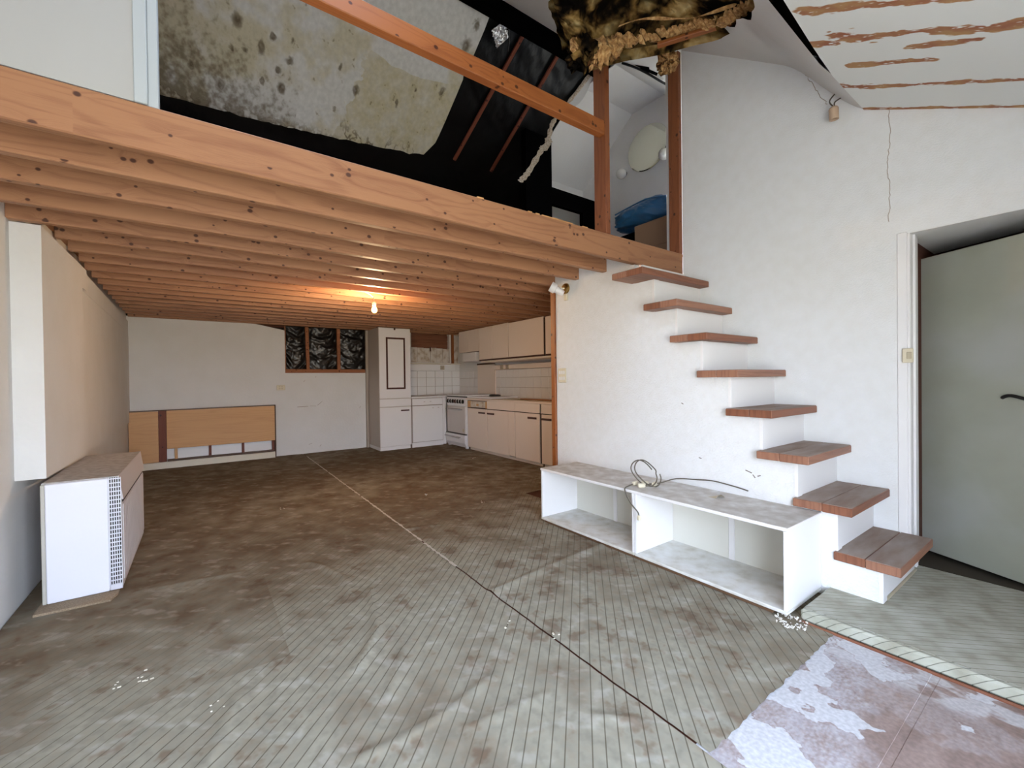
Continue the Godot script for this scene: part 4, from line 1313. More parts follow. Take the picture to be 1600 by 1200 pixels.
func build_kitchen() -> void:
	var zf := -7.33
	var zb := BACK_Z + 0.004
	# tall larder cupboard
	var t := thing("tall_cupboard", "tall narrow white cupboard with a brown framed panel on its upper door", "cupboard", V(2.78, 0, -7.64))
	part("body", mb().box(V(2.49, 0.065, zb), V(3.06, 2.14, zf - 0.02), 0.002), M.carcass_pale, t)
	part("plinth", mb().box(V(2.492, 0.0, zb), V(3.04, 0.065, zf - 0.005), 0.002), M.laminate, t)
	var up := part("upper_door", mb().box(V(2.492, 0.910, zf - 0.018), V(3.058, 2.138, zf), 0.003), M.laminate, t)
	var fr := mb()
	fr.box(V(2.612, 1.945, zf), V(2.958, 1.975, zf + 0.008), 0.002)
	fr.box(V(2.612, 1.068, zf), V(2.958, 1.098, zf + 0.008), 0.002)
	fr.box(V(2.612, 1.098, zf), V(2.642, 1.945, zf + 0.008), 0.002)
	fr.box(V(2.928, 1.098, zf), V(2.958, 1.945, zf + 0.008), 0.002)
	part("panel_frame", fr, M.handle_brown, up)
	part("top_catch", mb().box(V(2.755, 2.105, zf), V(2.785, 2.138, zf + 0.006), 0.001), M.handle_brown, up)
	part("drawer_front", mb().box(V(2.492, 0.766, zf - 0.018), V(3.058, 0.896, zf), 0.003), M.laminate, t)
	var ld := part("lower_door", mb().box(V(2.492, 0.07, zf - 0.018), V(3.058, 0.752, zf), 0.003), M.laminate, t)
	bar_handle(V(2.866, 0.68, zf), V(3.02, 0.702, zf + 0.018), ld)
	# base unit beside it
	var b := thing("base_cabinet", "white base cabinet left of the cooker, its handles missing", "cabinet", V(3.4, 0, -7.64))
	part("body", mb().box(V(3.07, 0.0, zb), V(3.755, 0.895, zf - 0.02), 0.002), M.carcass, b)
	var df := part("drawer_front", mb().box(V(3.082, 0.768, zf - 0.018), V(3.68, 0.885, zf), 0.003), M.laminate, b)
	var dd := part("door", mb().box(V(3.085, 0.10, zf - 0.018), V(3.68, 0.754, zf), 0.003), M.laminate, b)
	part("plinth", mb().box(V(3.072, 0.0, zf - 0.018), V(3.688, 0.092, zf - 0.004), 0.002), M.laminate, b)
	part("filler", mb().box(V(3.688, 0.02, zf - 0.018), V(3.755, 0.89, zf - 0.002), 0.002), M.laminate, b)
	for q in [[3.30, 0.822], [3.42, 0.824]]:
		part("screw_hole", mb().box(V(q[0], q[1], zf), V(q[0] + 0.03, q[1] + 0.008, zf + 0.002), 0.001), M.grout, df)
	for q in [[3.47, 0.705], [3.58, 0.708]]:
		part("screw_hole", mb().box(V(q[0], q[1], zf), V(q[0] + 0.03, q[1] + 0.008, zf + 0.002), 0.001), M.grout, dd)
	var wt := thing("worktop", "short white worktop on the cabinet left of the cooker", "worktop", V(3.4, 0.897, -7.64))
	part("slab", mb().box(V(3.064, 0.897, zb), V(4.396, 0.925, zf + 0.015), 0.004), M.laminate, wt)
	build_cooker()
	build_right_run()
	build_wall_cupboards()
	build_splashbacks()

func build_cooker() -> void:
	var x := 3.745
	var c := thing("cooker", "white free-standing cooker with a row of black knobs and a drawer below", "cooker", V(4.05, 0, -6.93))
	part("body", mb().box(V(x + 0.02, 0.05, -7.28), V(4.38, 0.905, -6.56), 0.008), M.enamel, c)
	part("hob", mb().box(V(x + 0.0, 0.926, -7.285), V(4.385, 0.945, -6.555), 0.004), M.enamel, c)
	part("hob_gasket", mb().box(V(x + 0.01, 0.905, -7.28), V(4.37, 0.927, -6.56), 0.002), M.black, c)
	var panel := part("control_panel", mb().box(V(x, 0.755, -7.28), V(x + 0.03, 0.905, -6.56), 0.006), M.enamel, c)
	for k in 7:
		var z := -7.215 + 0.092 * k
		var kn := mb()
		kn.xf = Transform3D(Basis(V(0, 1, 0), V(-1, 0, 0), V(0, 0, 1)), V(x, 0.832, z))
		kn.lathe(P2([[0.036, 0.0], [0.036, 0.012], [0.028, 0.018], [0.026, 0.034], [0.02, 0.038], [0.0, 0.038]]), 20)
		part("knob", kn, M.black if k != 3 else M.handle_brown, panel)
		part("pointer", mb().box(V(x - 0.043, 0.815, z - 0.005), V(x - 0.036, 0.862, z + 0.005), 0.001), M.enamel, c) if k != 3 else null
	var door := part("oven_door", mb().box(V(x, 0.262, -7.275), V(x + 0.03, 0.745, -6.60), 0.006), M.enamel_grey, c)
	part("door_edge", mb().box(V(x - 0.002, 0.262, -6.60), V(x + 0.03, 0.745, -6.565), 0.006), M.enamel, c)
	var h := mb()
	h.tube(P3([[x - 0.035, 0.69, -7.24], [x - 0.035, 0.69, -6.68]]), 0.014, 10)
	for z in [-7.22, -6.70]:
		h.box(V(x - 0.035, 0.68, z - 0.01), V(x, 0.70, z + 0.01), 0.002)
	part("handle", h, M.chrome, door)
	var badge := mb()
	badge.xf = Transform3D(Basis(V(0, 1, 0), V(-1, 0, 0), V(0, 0, 1)), V(x, 0.325, -6.66))
	part("badge", badge.lathe(P2([[0.034, 0.0], [0.034, 0.004], [0.0, 0.004]]), 18), M.ivory_dark, door)
	part("drawer_gap", mb().box(V(x + 0.004, 0.243, -7.27), V(x + 0.03, 0.264, -6.57), 0.001), M.black, c)
	var drawer := mb()
	drawer.xf = Transform3D(Basis(V(0, 1, 0), V(1, 0, 0), V(0, 0, -1)), V(x, 0.0, -6.565))
	drawer.prism(P2([[0.243, -0.032], [0.243, 0.02], [0.03, 0.02], [0.03, 0.0], [0.05, -0.004], [0.10, -0.028], [0.20, -0.034]]), 2, 0.0, 0.71)
	var dp := part("drawer", drawer, M.enamel, c)
	var h2 := mb()
	h2.tube(P3([[x - 0.066, 0.20, -7.24], [x - 0.066, 0.20, -6.70]]), 0.013, 10)
	for z in [-7.22, -6.72]:
		h2.box(V(x - 0.066, 0.19, z - 0.01), V(x - 0.02, 0.21, z + 0.01), 0.002)
	part("handle", h2, M.chrome, dp)
	for z in [-7.24, -6.60]:
		part("foot", mb().box(V(x + 0.01, 0.0, z - 0.025), V(x + 0.06, 0.05, z + 0.025), 0.005), M.enamel, c)

func build_right_run() -> void:
	var x := 3.745
	var units := [
		["base_cabinet", "pinkish white base cabinet right of the cooker, a bare drawer above one door", -6.51, -5.885],
		["base_cabinet", "pinkish white base cabinet with one door, second from the cooker", -5.88, -5.12],
		["base_cabinet", "pinkish white base cabinet with one door, third from the cooker", -5.115, -4.55],
		["base_cabinet", "pinkish white base cabinet with one door, next to the slim post", -4.515, -3.9]]
	for k in 4:
		var u: Array = units[k]
		var z0: float = u[2]
		var z1: float = u[3]
		var c := thing(u[0], u[1], "cabinet", V(4.06, 0, (z0 + z1) * 0.5), "base cabinets under the sink worktop")
		part("body", mb().box(V(x + 0.02, 0.055, z0), V(4.38, 0.868 if k == 0 or k == 3 else 0.715, z1), 0.002), M.carcass, c)
		part("plinth", mb().box(V(x + 0.05, 0.0, z0), V(x + 0.07, 0.055, z1), 0.001), M.laminate_pink, c)
		var dz1 := z1 - 0.004
		if k == 1:
			dz1 = -5.285
			part("filler", mb().box(V(x, 0.07, -5.28), V(x + 0.018, 0.73, -5.125), 0.002), M.laminate_pink, c)
		var d := part("door", mb().box(V(x, 0.06, z0 + 0.004), V(x + 0.018, 0.73, dz1), 0.003), M.laminate_pink, c)
		var hz: float = [-6.13, -5.86, -4.80, -4.49][k]
		bar_handle(V(x - 0.018, 0.655, hz), V(x, 0.682, hz + 0.19), d)
		if k == 0:
			var dr := part("drawer_front", mb().box(V(x + 0.006, 0.752, z0 + 0.04), V(x + 0.02, 0.848, z1 - 0.02), 0.003), M.whitewash, c)
			dr.set_meta("label", "bare drawer front, veneer gone")
			part("glue_mark", mb().box(V(x + 0.004, 0.775, -6.22), V(x + 0.006, 0.81, -6.15), 0.0005), M.plywood, dr)
			part("end_grain", mb().box(V(x + 0.002, 0.745, z0 + 0.002), V(x + 0.02, 0.855, z0 + 0.10), 0.002), M.plywood, dr)
			part("end_grain", mb().box(V(x + 0.002, 0.745, z1 - 0.05), V(x + 0.02, 0.855, z1 - 0.004), 0.002), M.plywood, dr)
			part("rail", mb().box(V(x, 0.733, z0 + 0.003), V(x + 0.02, 0.745, z1), 0.001), M.laminate_gap, c)
		else:
			part("false_front", mb().box(V(x, 0.742, z0 - 0.002), V(x + 0.018, 0.868, z1), 0.002), M.laminate_pink, c)
			part("shadow_gap", mb().box(V(x + 0.008, 0.73, z0), V(x + 0.02, 0.742, z1), 0.0), M.laminate_gap, c)
	var gap := thing("filler_strip", "dark brown gap strip between the last two base cabinets", "strip", V(3.76, 0.055, -4.53))
	part("strip", mb().box(V(x + 0.012, 0.055, -4.548), V(x + 0.03, 0.735, -4.517), 0.001), M.laminate_gap, gap)
	var w := thing("sink_worktop", "long pale worktop with an inset sink along the right kitchen wall", "worktop", V(4.06, 0.87, -5.2))
	var top := mb()
	top.box(V(x - 0.012, 0.87, -6.55), V(3.86, 0.90, -3.36), 0.004)
	top.box(V(4.26, 0.87, -6.55), V(4.385, 0.90, -3.36), 0.004)
	top.box(V(3.86, 0.87, -6.55), V(4.26, 0.90, -5.55), 0.002)
	top.box(V(3.86, 0.87, -4.95), V(4.26, 0.90, -3.36), 0.002)
	part("slab", top, M.laminate_pink, w)
	var bowl := mb()
	bowl.box(V(3.86, 0.72, -5.55), V(4.26, 0.73, -4.95), 0.0)
	bowl.box(V(3.855, 0.72, -5.55), V(3.865, 0.903, -4.95), 0.0)
	bowl.box(V(4.255, 0.72, -5.55), V(4.265, 0.903, -4.95), 0.0)
	bowl.box(V(3.86, 0.72, -5.555), V(4.26, 0.903, -5.545), 0.0)
	bowl.box(V(3.86, 0.72, -4.955), V(4.26, 0.903, -4.945), 0.0)
	part("sink_bowl", bowl, M.ivory_dark, w)
	var ridge := mb()
	for k in 7:
		ridge.box(V(3.90 + 0.05 * k, 0.90, -4.85), V(3.912 + 0.05 * k, 0.907, -4.1), 0.002, 2)
	part("drainer", ridge, M.ivory_dark, w)
	var lid := thing("hob_lid", "white slab lying across the worktop beside the cooker", "lid", V(4.0, 0.90, -6.3))
	part("slab", mb().box(V(3.76, 0.905, -6.545), V(4.30, 0.93, -5.78), 0.006), M.enamel, lid)
	var pan := thing("burner_cap", "dark flat burner cap lying on the white slab", "burner", V(4.05, 0.93, -6.1))
	var pm := mb()
	pm.xf = Transform3D(Basis.IDENTITY, V(4.08, 0.93, -6.15))
	part("cap", pm.lathe(P2([[0.10, 0.0], [0.10, 0.02], [0.07, 0.03], [0.0, 0.032]]), 20), M.black, pan)
	var lath := thing("wood_lath", "thin brown lath lying along the sink worktop", "lath", V(4.0, 0.9, -4.6))
	part("lath", mb(Vector2(0.2, 0.4)).box(V(3.905, 0.908, -5.2), V(3.935, 0.922, -3.95), 0.003, 2), M.orange_pine, lath)

func build_wall_cupboards() -> void:
	var x := 3.99
	var list := [
		["pinkish white wall cupboard over the cooker, short with two doors", -7.23, -6.51, 1.725, [-6.88]],
		["pinkish white wall cupboard with two doors right of the short one", -6.505, -5.615, 1.565, [-6.08]],
		["pinkish white wall cupboard with one wide door", -5.605, -4.735, 1.565, []],
		["pinkish white wall cupboard half hidden by the slim post", -4.70, -3.9, 1.565, []]]
	for k in 4:
		var u: Array = list[k]
		var top := 2.088 + joist_lift(u[2]) - 0.002
		var c := thing("wall_cupboard", u[0], "cupboard", V(4.19, u[3], (u[1] + u[2]) * 0.5), "wall cupboards over the kitchen worktop")
		part("body", mb().box(V(x + 0.02, u[3], u[1]), V(4.395, minf(top, 2.12), u[2]), 0.002), M.carcass, c)
		var cuts: Array = [u[1]] + u[4] + [u[2]]
		for q in cuts.size() - 1:
			part("door", mb().box(V(x, u[3] + 0.002, cuts[q] + 0.004), V(x + 0.018, minf(top, 2.12), cuts[q + 1] - 0.004), 0.003), M.laminate_pink, c)
		if k > 0:
			part("grip_strip", mb().box(V(x + 0.002, u[3] - 0.018, u[1]), V(x + 0.03, u[3], u[2]), 0.002), M.handle_brown, c)
		if k == 2:
			part("gap_strip", mb().box(V(x + 0.006, u[3], u[2]), V(x + 0.02, 2.09, u[2] + 0.033), 0.0), M.laminate_gap, c)
	var hood := thing("vent_box", "small white vent box under the short wall cupboard", "vent box", V(4.2, 1.56, -7.0))
	part("box", mb().box(V(4.05, 1.56, -7.20), V(4.39, 1.722, -6.72), 0.006), M.laminate, hood)
	var sv := thing("socket_rail", "long white socket rail under the wall cupboards on the right wall", "rail", V(4.36, 1.39, -5.2))
	part("rail", mb().box(V(4.33, 1.39, -6.56), V(4.396, 1.475, -3.4), 0.006), M.laminate_pink, sv)
	part("cornice", mb().box(V(4.02, 1.515, -6.5), V(4.395, 1.545, -3.9), 0.004), M.laminate_pink, sv)
	for z in [-6.29, -6.12]:
		var so := part("socket", mb().box(V(4.318, 1.395, z - 0.045), V(4.33, 1.47, z + 0.045), 0.004), M.ivory_dark, sv)
		part("socket_face", mb().box(V(4.314, 1.41, z - 0.025), V(4.318, 1.455, z + 0.025), 0.002), M.grout, so)
	var sp := thing("socket_rail", "white socket rail on the back wall above the tiles", "rail", V(3.7, 1.405, -7.92))
	part("rail", mb().box(V(3.07, 1.405, BACK_Z + 0.002), V(4.26, 1.535, BACK_Z + 0.05), 0.005), M.laminate, sp)
	part("top_ledge", mb().box(V(3.07, 1.537, BACK_Z + 0.002), V(4.395, 1.560, BACK_Z + 0.065), 0.003), M.cream_board, sp)
	var s2 := part("socket", mb().box(V(3.93, 1.43, BACK_Z + 0.05), V(4.02, 1.515, BACK_Z + 0.06), 0.004), M.ivory_dark, sp)
	part("socket_face", mb().box(V(3.955, 1.452, BACK_Z + 0.06), V(3.995, 1.492, BACK_Z + 0.064), 0.002), M.grout, s2)
	# stripped hole over the tiles
	var h := thing("stripped_niche", "stripped wall niche with a bare board above whitewashed planks", "niche", V(3.75, 1.56, -7.98))
	part("back_board", mb().box(V(3.335, 1.86, -8.08), V(4.17, 2.24, -8.06), 0.0), M.niche_wood, h)
	part("cross_board", mb(Vector2(0.5, 0.2)).box(V(3.336, 2.03, -8.06), V(4.168, 2.13, -8.03), 0.003), M.niche_wood, h)
	part("lower_board", mb(Vector2(1.5, 0.3)).box(V(3.336, 1.875, -8.06), V(4.168, 2.02, -8.035), 0.003), M.niche_wood, h)
	for k in 6:
		part("plank", mb().box(V(3.337 + 0.139 * k, 1.576, -8.05 + 0.004 * (k % 2)), V(3.473 + 0.139 * k, 1.874 - 0.006 * (k % 3), -7.985 + 0.004 * (k % 2)), 0.003), M.whitewash, h)
	part("nail_block", mb().box(V(3.74, 1.80, -7.985), V(3.765, 1.885, -7.97), 0.002), M.handle_brown, h)
	var st := thing("corner_stud", "rough brown stud standing in the kitchen corner above the ledge", "stud", V(4.22, 1.56, -7.9))
	part("stud", mb(Vector2(0.3, 0.2)).box(V(4.20, 1.562, BACK_Z + 0.004), V(4.245, 2.15, BACK_Z + 0.05), 0.003, 1), M.orange_pine, st)
	var cp := thing("whitewashed_board", "whitewashed board beside the rough stud in the kitchen corner", "panel", V(4.3, 1.56, -7.9))
	part("panel", mb().box(V(4.255, 1.562, BACK_Z + 0.004), V(4.35, 2.08, BACK_Z + 0.03), 0.002, 1), M.whitewash, cp)
	part("shelf", mb().box(V(4.10, 2.09, -7.6), V(4.39, 2.11, -7.235), 0.002), M.cream_board, cp)
	var wp := thing("wall_panel", "plain white panel on the kitchen wall behind the cooker", "panel", V(4.38, 0.95, -6.87))
	part("panel", mb().box(V(4.372, 0.95, -7.19), V(4.396, 1.50, -6.57), 0.003), M.laminate_pink, wp)
	part("top_slot", mb().box(V(4.366, 1.50, -7.2), V(4.396, 1.53, -6.6), 0.002), M.dark_edge, wp)

func build_splashbacks() -> void:
	var a := struct("wall_kitchen", mb().box(V(3.07, 0.926, BACK_Z), V(4.398, 1.404, BACK_Z + 0.006), 0.0), M.grout, "tiled splashback on the back wall")
	var rows := [[0.930, 1.098], [1.103, 1.272], [1.277, 1.402]]
	var tile_mat: Material = M.tile
	for r in rows:
		var x := 3.074
		while x < 4.39:
			var x1 := minf(x + 0.186, 4.396)
			part("tile", mb().box(V(x, r[0], BACK_Z + 0.004), V(x1 - 0.004, r[1], BACK_Z + 0.013 + rng.randf() * 0.001), 0.002), tile_mat, a)
			x += 0.19
	var b := struct("wall_kitchen", mb().box(V(4.394, 0.902, -7.94), V(4.40, 1.388, -3.4), 0.0), M.grout, "tiled splashback on the right kitchen wall")
	for r in [[0.904, 1.072], [1.077, 1.246], [1.251, 1.386]]:
		var z := -7.935
		while z < -3.6:
			if not (z > -7.3 and z < -6.75):
				part("tile", mb().box(V(4.387 - rng.randf() * 0.001, r[0], z), V(4.396, r[1], z + 0.186), 0.002), tile_mat, b)
			z += 0.19

# ------------------------------------------------------------------ back and left
func build_back_wall_things() -> void:
	var z := BACK_Z
	# stripped opening: black sheeting behind two studs
	var o := thing("stripped_opening", "stripped wall opening showing crumpled black plastic between bare studs", "wall opening", V(1.81, 1.37, z - 0.05))
	var n := noise(3.2, 141, 3)
	var n2 := noise(8.0, 142, 3)
	for q in [[1.14, 1.47], [1.515, 1.975], [2.02, 2.488]]:
		var m := mb()
		m.grid(40, 60, func(u: float, v: float) -> Vector3:
			var x: float = lerp(q[0], q[1], u)
			var y: float = lerp(1.40, 2.145, v)
			var drape := sin(PI * u)
			var bow := 1.0 - 4.0 * (u - 0.5) * (u - 0.5)
			var ph: float = (y + 0.16 * bow) * 34.0 + 3.2 * n.get_noise_2d(x * 1.0 + 5.0 * q[0], y * 1.2)
			var w: float = n.get_noise_2d(x * 0.9 + 4.0 * q[0], y * 1.1)
			var w2: float = n2.get_noise_2d(x * 0.7, (y + 0.16 * bow) * 1.2 + q[0])
			return V(x, y, z - 0.092 + 0.03 * drape + 0.014 * sin(ph) * (0.4 + 1.2 * absf(w)) + 0.026 * w + 0.010 * w2 - 0.012), V(0, 0, 1))
		part("black_plastic", m, M.sheeting, o)
	for q in [[1.452, 1.468, 1.515, 1.505], [1.967, 1.968, 2.02, 2.02]]:
		part("stud", mb(Vector2(rng.randf() * 3.0, 0.3)).prism(P2([[q[0], 2.148], [q[1], 1.43], [q[2], 1.43], [q[3], 2.148]]), 2, z - 0.09, z - 0.03), M.stud, o)
	part("sill", mb(Vector2(0.4, 0.2)).box(V(1.137, 1.370, z - 0.14), V(2.488, 1.432, z - 0.022), 0.003), M.stud, o)
	part("side_lath", mb().box(V(1.137, 1.43, z - 0.12), V(1.152, 2.148, z - 0.012), 0.003, 1), M.orange_pine, o)
	part("side_lath", mb().box(V(2.474, 1.43, z - 0.12), V(2.488, 2.148, z - 0.012), 0.003, 1), M.orange_pine, o)
	part("top_lath", mb(Vector2(0.3, 0.6)).box(V(0.62, 2.12, z - 0.10), V(1.14, 2.148, z - 0.04), 0.003), M.dark_boards, o)
	# socket
	var s := thing("wall_socket", "ivory double socket on the back wall under the stripped opening", "socket", V(1.066, 1.08, z))
	var pl := part("plate", mb().box(V(1.005, 1.085, z + 0.001), V(1.128, 1.168, z + 0.012), 0.004), M.ivory, s)
	for x in [1.035, 1.07]:
		for y in [1.105, 1.135]:
			part("hole", mb().box(V(x, y, z + 0.012), V(x + 0.024, y + 0.012, z + 0.0135), 0.0), M.ivory_dark, pl)
	var c := thing("cupboard_shade_strip", "added grey strip standing in for the shaded side of the tall cupboard", "shade_strip", V(2.45, 0, z + 0.03))
	part("shade_strip", mb().box(V(2.440, 0.0, z + 0.002), V(2.486, 2.14, z + 0.05), 0.004, 1), M.shade_grey, c)  # grey strip added to paint the shade beside the tall cupboard
	# boxed panel leaning along the foot of the wall
	var p := thing("low_panelling", "low boxed plywood panelling with a gap at its foot by the back wall", "panelling", V(0.08, 0, z + 0.08))
	var zf := z + 0.10
	part("plywood", mb(Vector2(0.2, 0.05)).box(V(-0.81, 0.105, zf - 0.018), V(-0.492, 0.825, zf), 0.003), M.plywood, p)
	part("plywood", mb(Vector2(1.2, 0.15)).box(V(-0.402, 0.285, zf - 0.018), V(0.958, 0.838, zf), 0.003), M.plywood_pale, p)
	part("upright", mb(Vector2(0.9, 0.1)).box(V(-0.490, 0.105, zf - 0.02), V(-0.404, 0.83, zf + 0.006), 0.003, 1), M.red_wood, p)
	part("top_edge", mb().prism(P2([[-0.815, 0.826], [0.972, 0.842], [0.972, 0.856], [-0.815, 0.840]]), 2, zf - 0.03, zf + 0.006), M.dark_edge, p)
	part("end_edge", mb().box(V(0.958, 0.0, zf - 0.09), V(0.974, 0.845, zf + 0.006), 0.003, 1), M.dark_edge, p)
	part("base_board", mb().box(V(-0.81, 0.007, zf - 0.02), V(0.958, 0.102, zf + 0.004), 0.003), M.cream_board, p)
	part("foot_rail", mb().box(V(-0.40, 0.104, zf - 0.09), V(0.956, 0.128, zf - 0.002), 0.003), M.dark_edge, p)
	for x in [-0.318, 0.085, 0.505, 0.918]:
		part("strut", mb(Vector2(rng.randf(), 0.2)).box(V(x, 0.128, zf - 0.07), V(x + 0.034, 0.290, zf - 0.03), 0.003, 1), M.plywood if x < 0 else M.red_wood, p)
	part("back_sheet", mb().box(V(-0.81, 0.10, zf - 0.098), V(0.956, 0.83, zf - 0.092), 0.0), M.laminate, p)

func build_heater() -> void:
	var h := thing("heater", "white boxy heater with a perforated end, dusty top, against the left wall", "heater", V(-0.53, 0.02, -3.9))
	var z0 := -3.35
	var z1 := -4.50
	# body is a little inside the end panel
	var body := mb()
	body.prism(P2([[-0.70, 0.025], [-0.385, 0.025], [-0.385, 0.53], [-0.40, 0.665], [-0.70, 0.665]]), 2, z1, z0 - 0.022)
	part("casing", body, M.heater_front, h)
	part("top_cover", mb().prism(P2([[-0.705, 0.6655], [-0.402, 0.6655], [-0.398, 0.674], [-0.705, 0.674]]), 2, z1, z0 - 0.022), M.dusty_metal, h)
	var flap := mb()
	flap.prism(P2([[-0.402, 0.672], [-0.383, 0.535], [-0.376, 0.535], [-0.394, 0.674]]), 2, z1, z0 - 0.022)
	part("front_flap", flap, M.heater_front, h)
	part("flap_slot", mb().box(V(-0.386, 0.515, z1 + 0.05), V(-0.381, 0.530, z0 - 0.05), 0.001), M.black, h)
	for k in 16:
		part("front_rib", mb().box(V(-0.386, 0.06, z1 + 0.03 + 0.068 * k), V(-0.3785, 0.505, z1 + 0.078 + 0.068 * k), 0.003, 1), M.heater_front, h)
	var e := mb()
	e.box(V(-0.690, 0.022, z0 - 0.02), V(-0.438, 0.668, z0), 0.004)
	part("end_panel", e, M.heater_white, h)
	part("rear_edge", mb().box(V(-0.708, 0.02, z0 - 0.05), V(-0.691, 0.667, z0 - 0.006), 0.003, 1), M.heater_metal, h)
	part("grille_back", mb().box(V(-0.436, 0.03, z0 - 0.02), V(-0.386, 0.668, z0 - 0.010), 0.0), M.black, h)
	var g := mb()
	for k in 6:
		var x := -0.437 + 0.0100 * k
		g.box(V(x, 0.024, z0 - 0.010), V(x + 0.0038, 0.670, z0), 0.001, 1)
	for k in 26:
		var y := 0.050 + 0.0244 * k
		g.box(V(-0.437, y, z0 - 0.009), V(-0.383, y + 0.0055, z0 - 0.0005), 0.001)
	g.box(V(-0.437, 0.024, z0 - 0.010), V(-0.383, 0.052, z0), 0.001)
	part("grille", g, M.heater_white, h)
	var b := thing("chipboard_sheet", "thin buff board lying on the carpet under the heater", "board", V(-0.55, 0.007, -3.8))
	part("board", mb().prism(P2([[-0.72, -3.245], [-0.42, -3.225], [-0.40, -3.30], [-0.40, -4.4], [-0.72, -4.45]]), 1, 0.008, 0.020), M.cream_board_brown, b)

# ------------------------------------------------------------------ right
func build_shelf() -> void:
	var x0 := 2.312
	var x1 := WALL_X - 0.004
	var z0 := -2.80
	var z1 := -0.92
	var zm := -1.84
	var t := 0.018
	var y0 := 0.028
	var y1 := 0.457
	var s := thing("low_shelf", "long low white open shelf with two bays along the stair wall", "shelf", V(2.53, 0, -1.86))
	part("top", mb().box(V(x0 - 0.004, y1 - t, z0 - 0.004), V(x1, y1, z1 + 0.006), 0.003), M.laminate, s)
	part("top_face", mb().box(V(x0 + 0.0, y1, z0), V(x1 - 0.002, y1 + 0.0015, z1 + 0.002), 0.0), M.dusty_white, s)
	for q in [[z0, z0 + t], [zm - t, zm], [zm + 0.002, zm + t + 0.002], [z1 - t, z1]]:
		part("side_panel", mb().box(V(x0, y0 + t, q[0]), V(x1, y1 - t, q[1]), 0.002), M.laminate, s)
	for q in [[z0, zm], [zm + 0.004, z1]]:
		part("bottom", mb().box(V(x0 - 0.002, y0, q[0]), V(x1, y0 + t, q[1]), 0.003), M.dusty_bottom, s)
		part("back_panel", mb().box(V(x1 - 0.022, y0 + t, q[0] + t), V(x1 - 0.012, y1 - t, q[1] - t), 0.0), M.shelf_back, s)
	for z in [-2.36, -1.415]:
		part("back_batten", mb().box(V(x1 - 0.030, y0 + t, z), V(x1 - 0.022, y1 - t, z + 0.036), 0.002), M.laminate, s)
	part("plinth", mb().box(V(x0 + 0.008, 0.008, z0 + 0.03), V(x1, y0, z1 - 0.07), 0.002), M.plinth_brown, s)
	# flat lead with plug and aerial lead lying on the shelf
	var c := thing("coiled_lead", "coiled grey lead with ivory plugs lying on the low white shelf", "cable", V(2.5, y1, -1.88))
	var pts: PackedVector3Array = []
	for k in 34:
		var a := TAU * k / 17.0 + 0.4
		var r := 0.075 + 0.012 * sin(k * 0.7)
		pts.append(V(2.47 + 0.03 * cos(a) + 0.0009 * k, y1 + 0.088 + r * sin(a), -1.885 + 0.085 * cos(a + 0.5) + 0.02 * (k / 17)))
	part("coil", mb().tube(smooth(pts, 3), 0.0042, 7), M.rubber, c)
	part("lead", mb().tube(smooth(P3([[2.47, y1 + 0.014, -1.86], [2.60, y1 + 0.010, -1.84], [2.70, y1 + 0.035, -1.78], [2.727, y1 + 0.05, -1.64], [2.727, y1 + 0.062, -1.52], [2.727, y1 + 0.052, -1.38], [2.724, y1 + 0.042, -1.30]])), 0.0042, 7), M.rubber, c)
	part("lead", mb().tube(smooth(P3([[2.42, y1 + 0.012, -1.93], [2.36, y1 + 0.010, -1.92], [2.302, y1 + 0.004, -1.905], [2.296, y1 - 0.04, -1.885], [2.294, y1 - 0.09, -1.84], [2.294, y1 - 0.125, -1.795], [2.294, y1 - 0.15, -1.785]])), 0.0042, 7), M.rubber, c)
	part("plug", mb().box(V(2.283, y1 - 0.178, -1.795), V(2.303, y1 - 0.145, -1.772), 0.005), M.ivory, c)
	for q in [[2.44, -1.93], [2.49, -1.885], [2.42, -1.86], [2.52, -1.83]]:
		var m := mb()
		m.xf = Transform3D(Basis.IDENTITY.rotated(Vector3.UP, q[0] * 40.0), V(q[0], y1 + 0.016, q[1]))
		part("plug", m.box(V(-0.025, -0.014, -0.012), V(0.025, 0.012, 0.012), 0.005), M.ivory, c)
	var f := thing("dried_leaf", "small dry brown scrap on the top of the low white shelf", "scrap", V(2.57, y1, -1.43))
	part("scrap", mb().grid(6, 6, func(u: float, v: float) -> Vector3:
		return V(2.54 + 0.07 * u, y1 + 0.003 + 0.02 * sin(PI * u) * v, -1.46 + 0.055 * v + 0.02 * u), V(0, 1, 0)), M.ivory_dark, f)
	# plaster crumbs at the shelf's near foot
	var cr := mb()
	for k in 90:
		var a := rng.randf() * TAU
		var r := 0.085 * sqrt(rng.randf())
		var q := V(2.30 + r * cos(a) * 0.8, 0.008, -0.905 + r * sin(a) * 0.9)
		var d := rng.randf_range(0.003, 0.009)
		cr.box(q, q + V(d, d * 0.8, d * rng.randf_range(0.6, 1.5)), d * 0.2)
	var cm := put("plaster_crumbs", cr, M.crumb, self)
	cm.set_meta("kind", "stuff")
	var li := mb()
	for q in [[3.35, -5.7], [3.42, -5.75], [-0.23, -2.33], [-0.29, -2.31], [-0.2, -2.27], [0.02, -1.94], [1.19, -1.72], [1.32, -1.51], [2.2, -3.6], [0.6, -4.6], [1.9, -4.2]]:
		for j in 4:
			var at := V(q[0] + rng.randf_range(-0.03, 0.03), 0.009, q[1] + rng.randf_range(-0.03, 0.03))
			var d := rng.randf_range(0.003, 0.008)
			li.box(at, at + V(d * 1.6, 0.003, d), 0.0008)
	var lm := put("floor_litter", li, M.cream_board, self)
	lm.set_meta("kind", "stuff")
	tag(lm, "scattered small pale chips lying about on the brown carpet", "litter")
	tag(cm, "white plaster crumbs at the near foot of the low shelf", "crumbs")

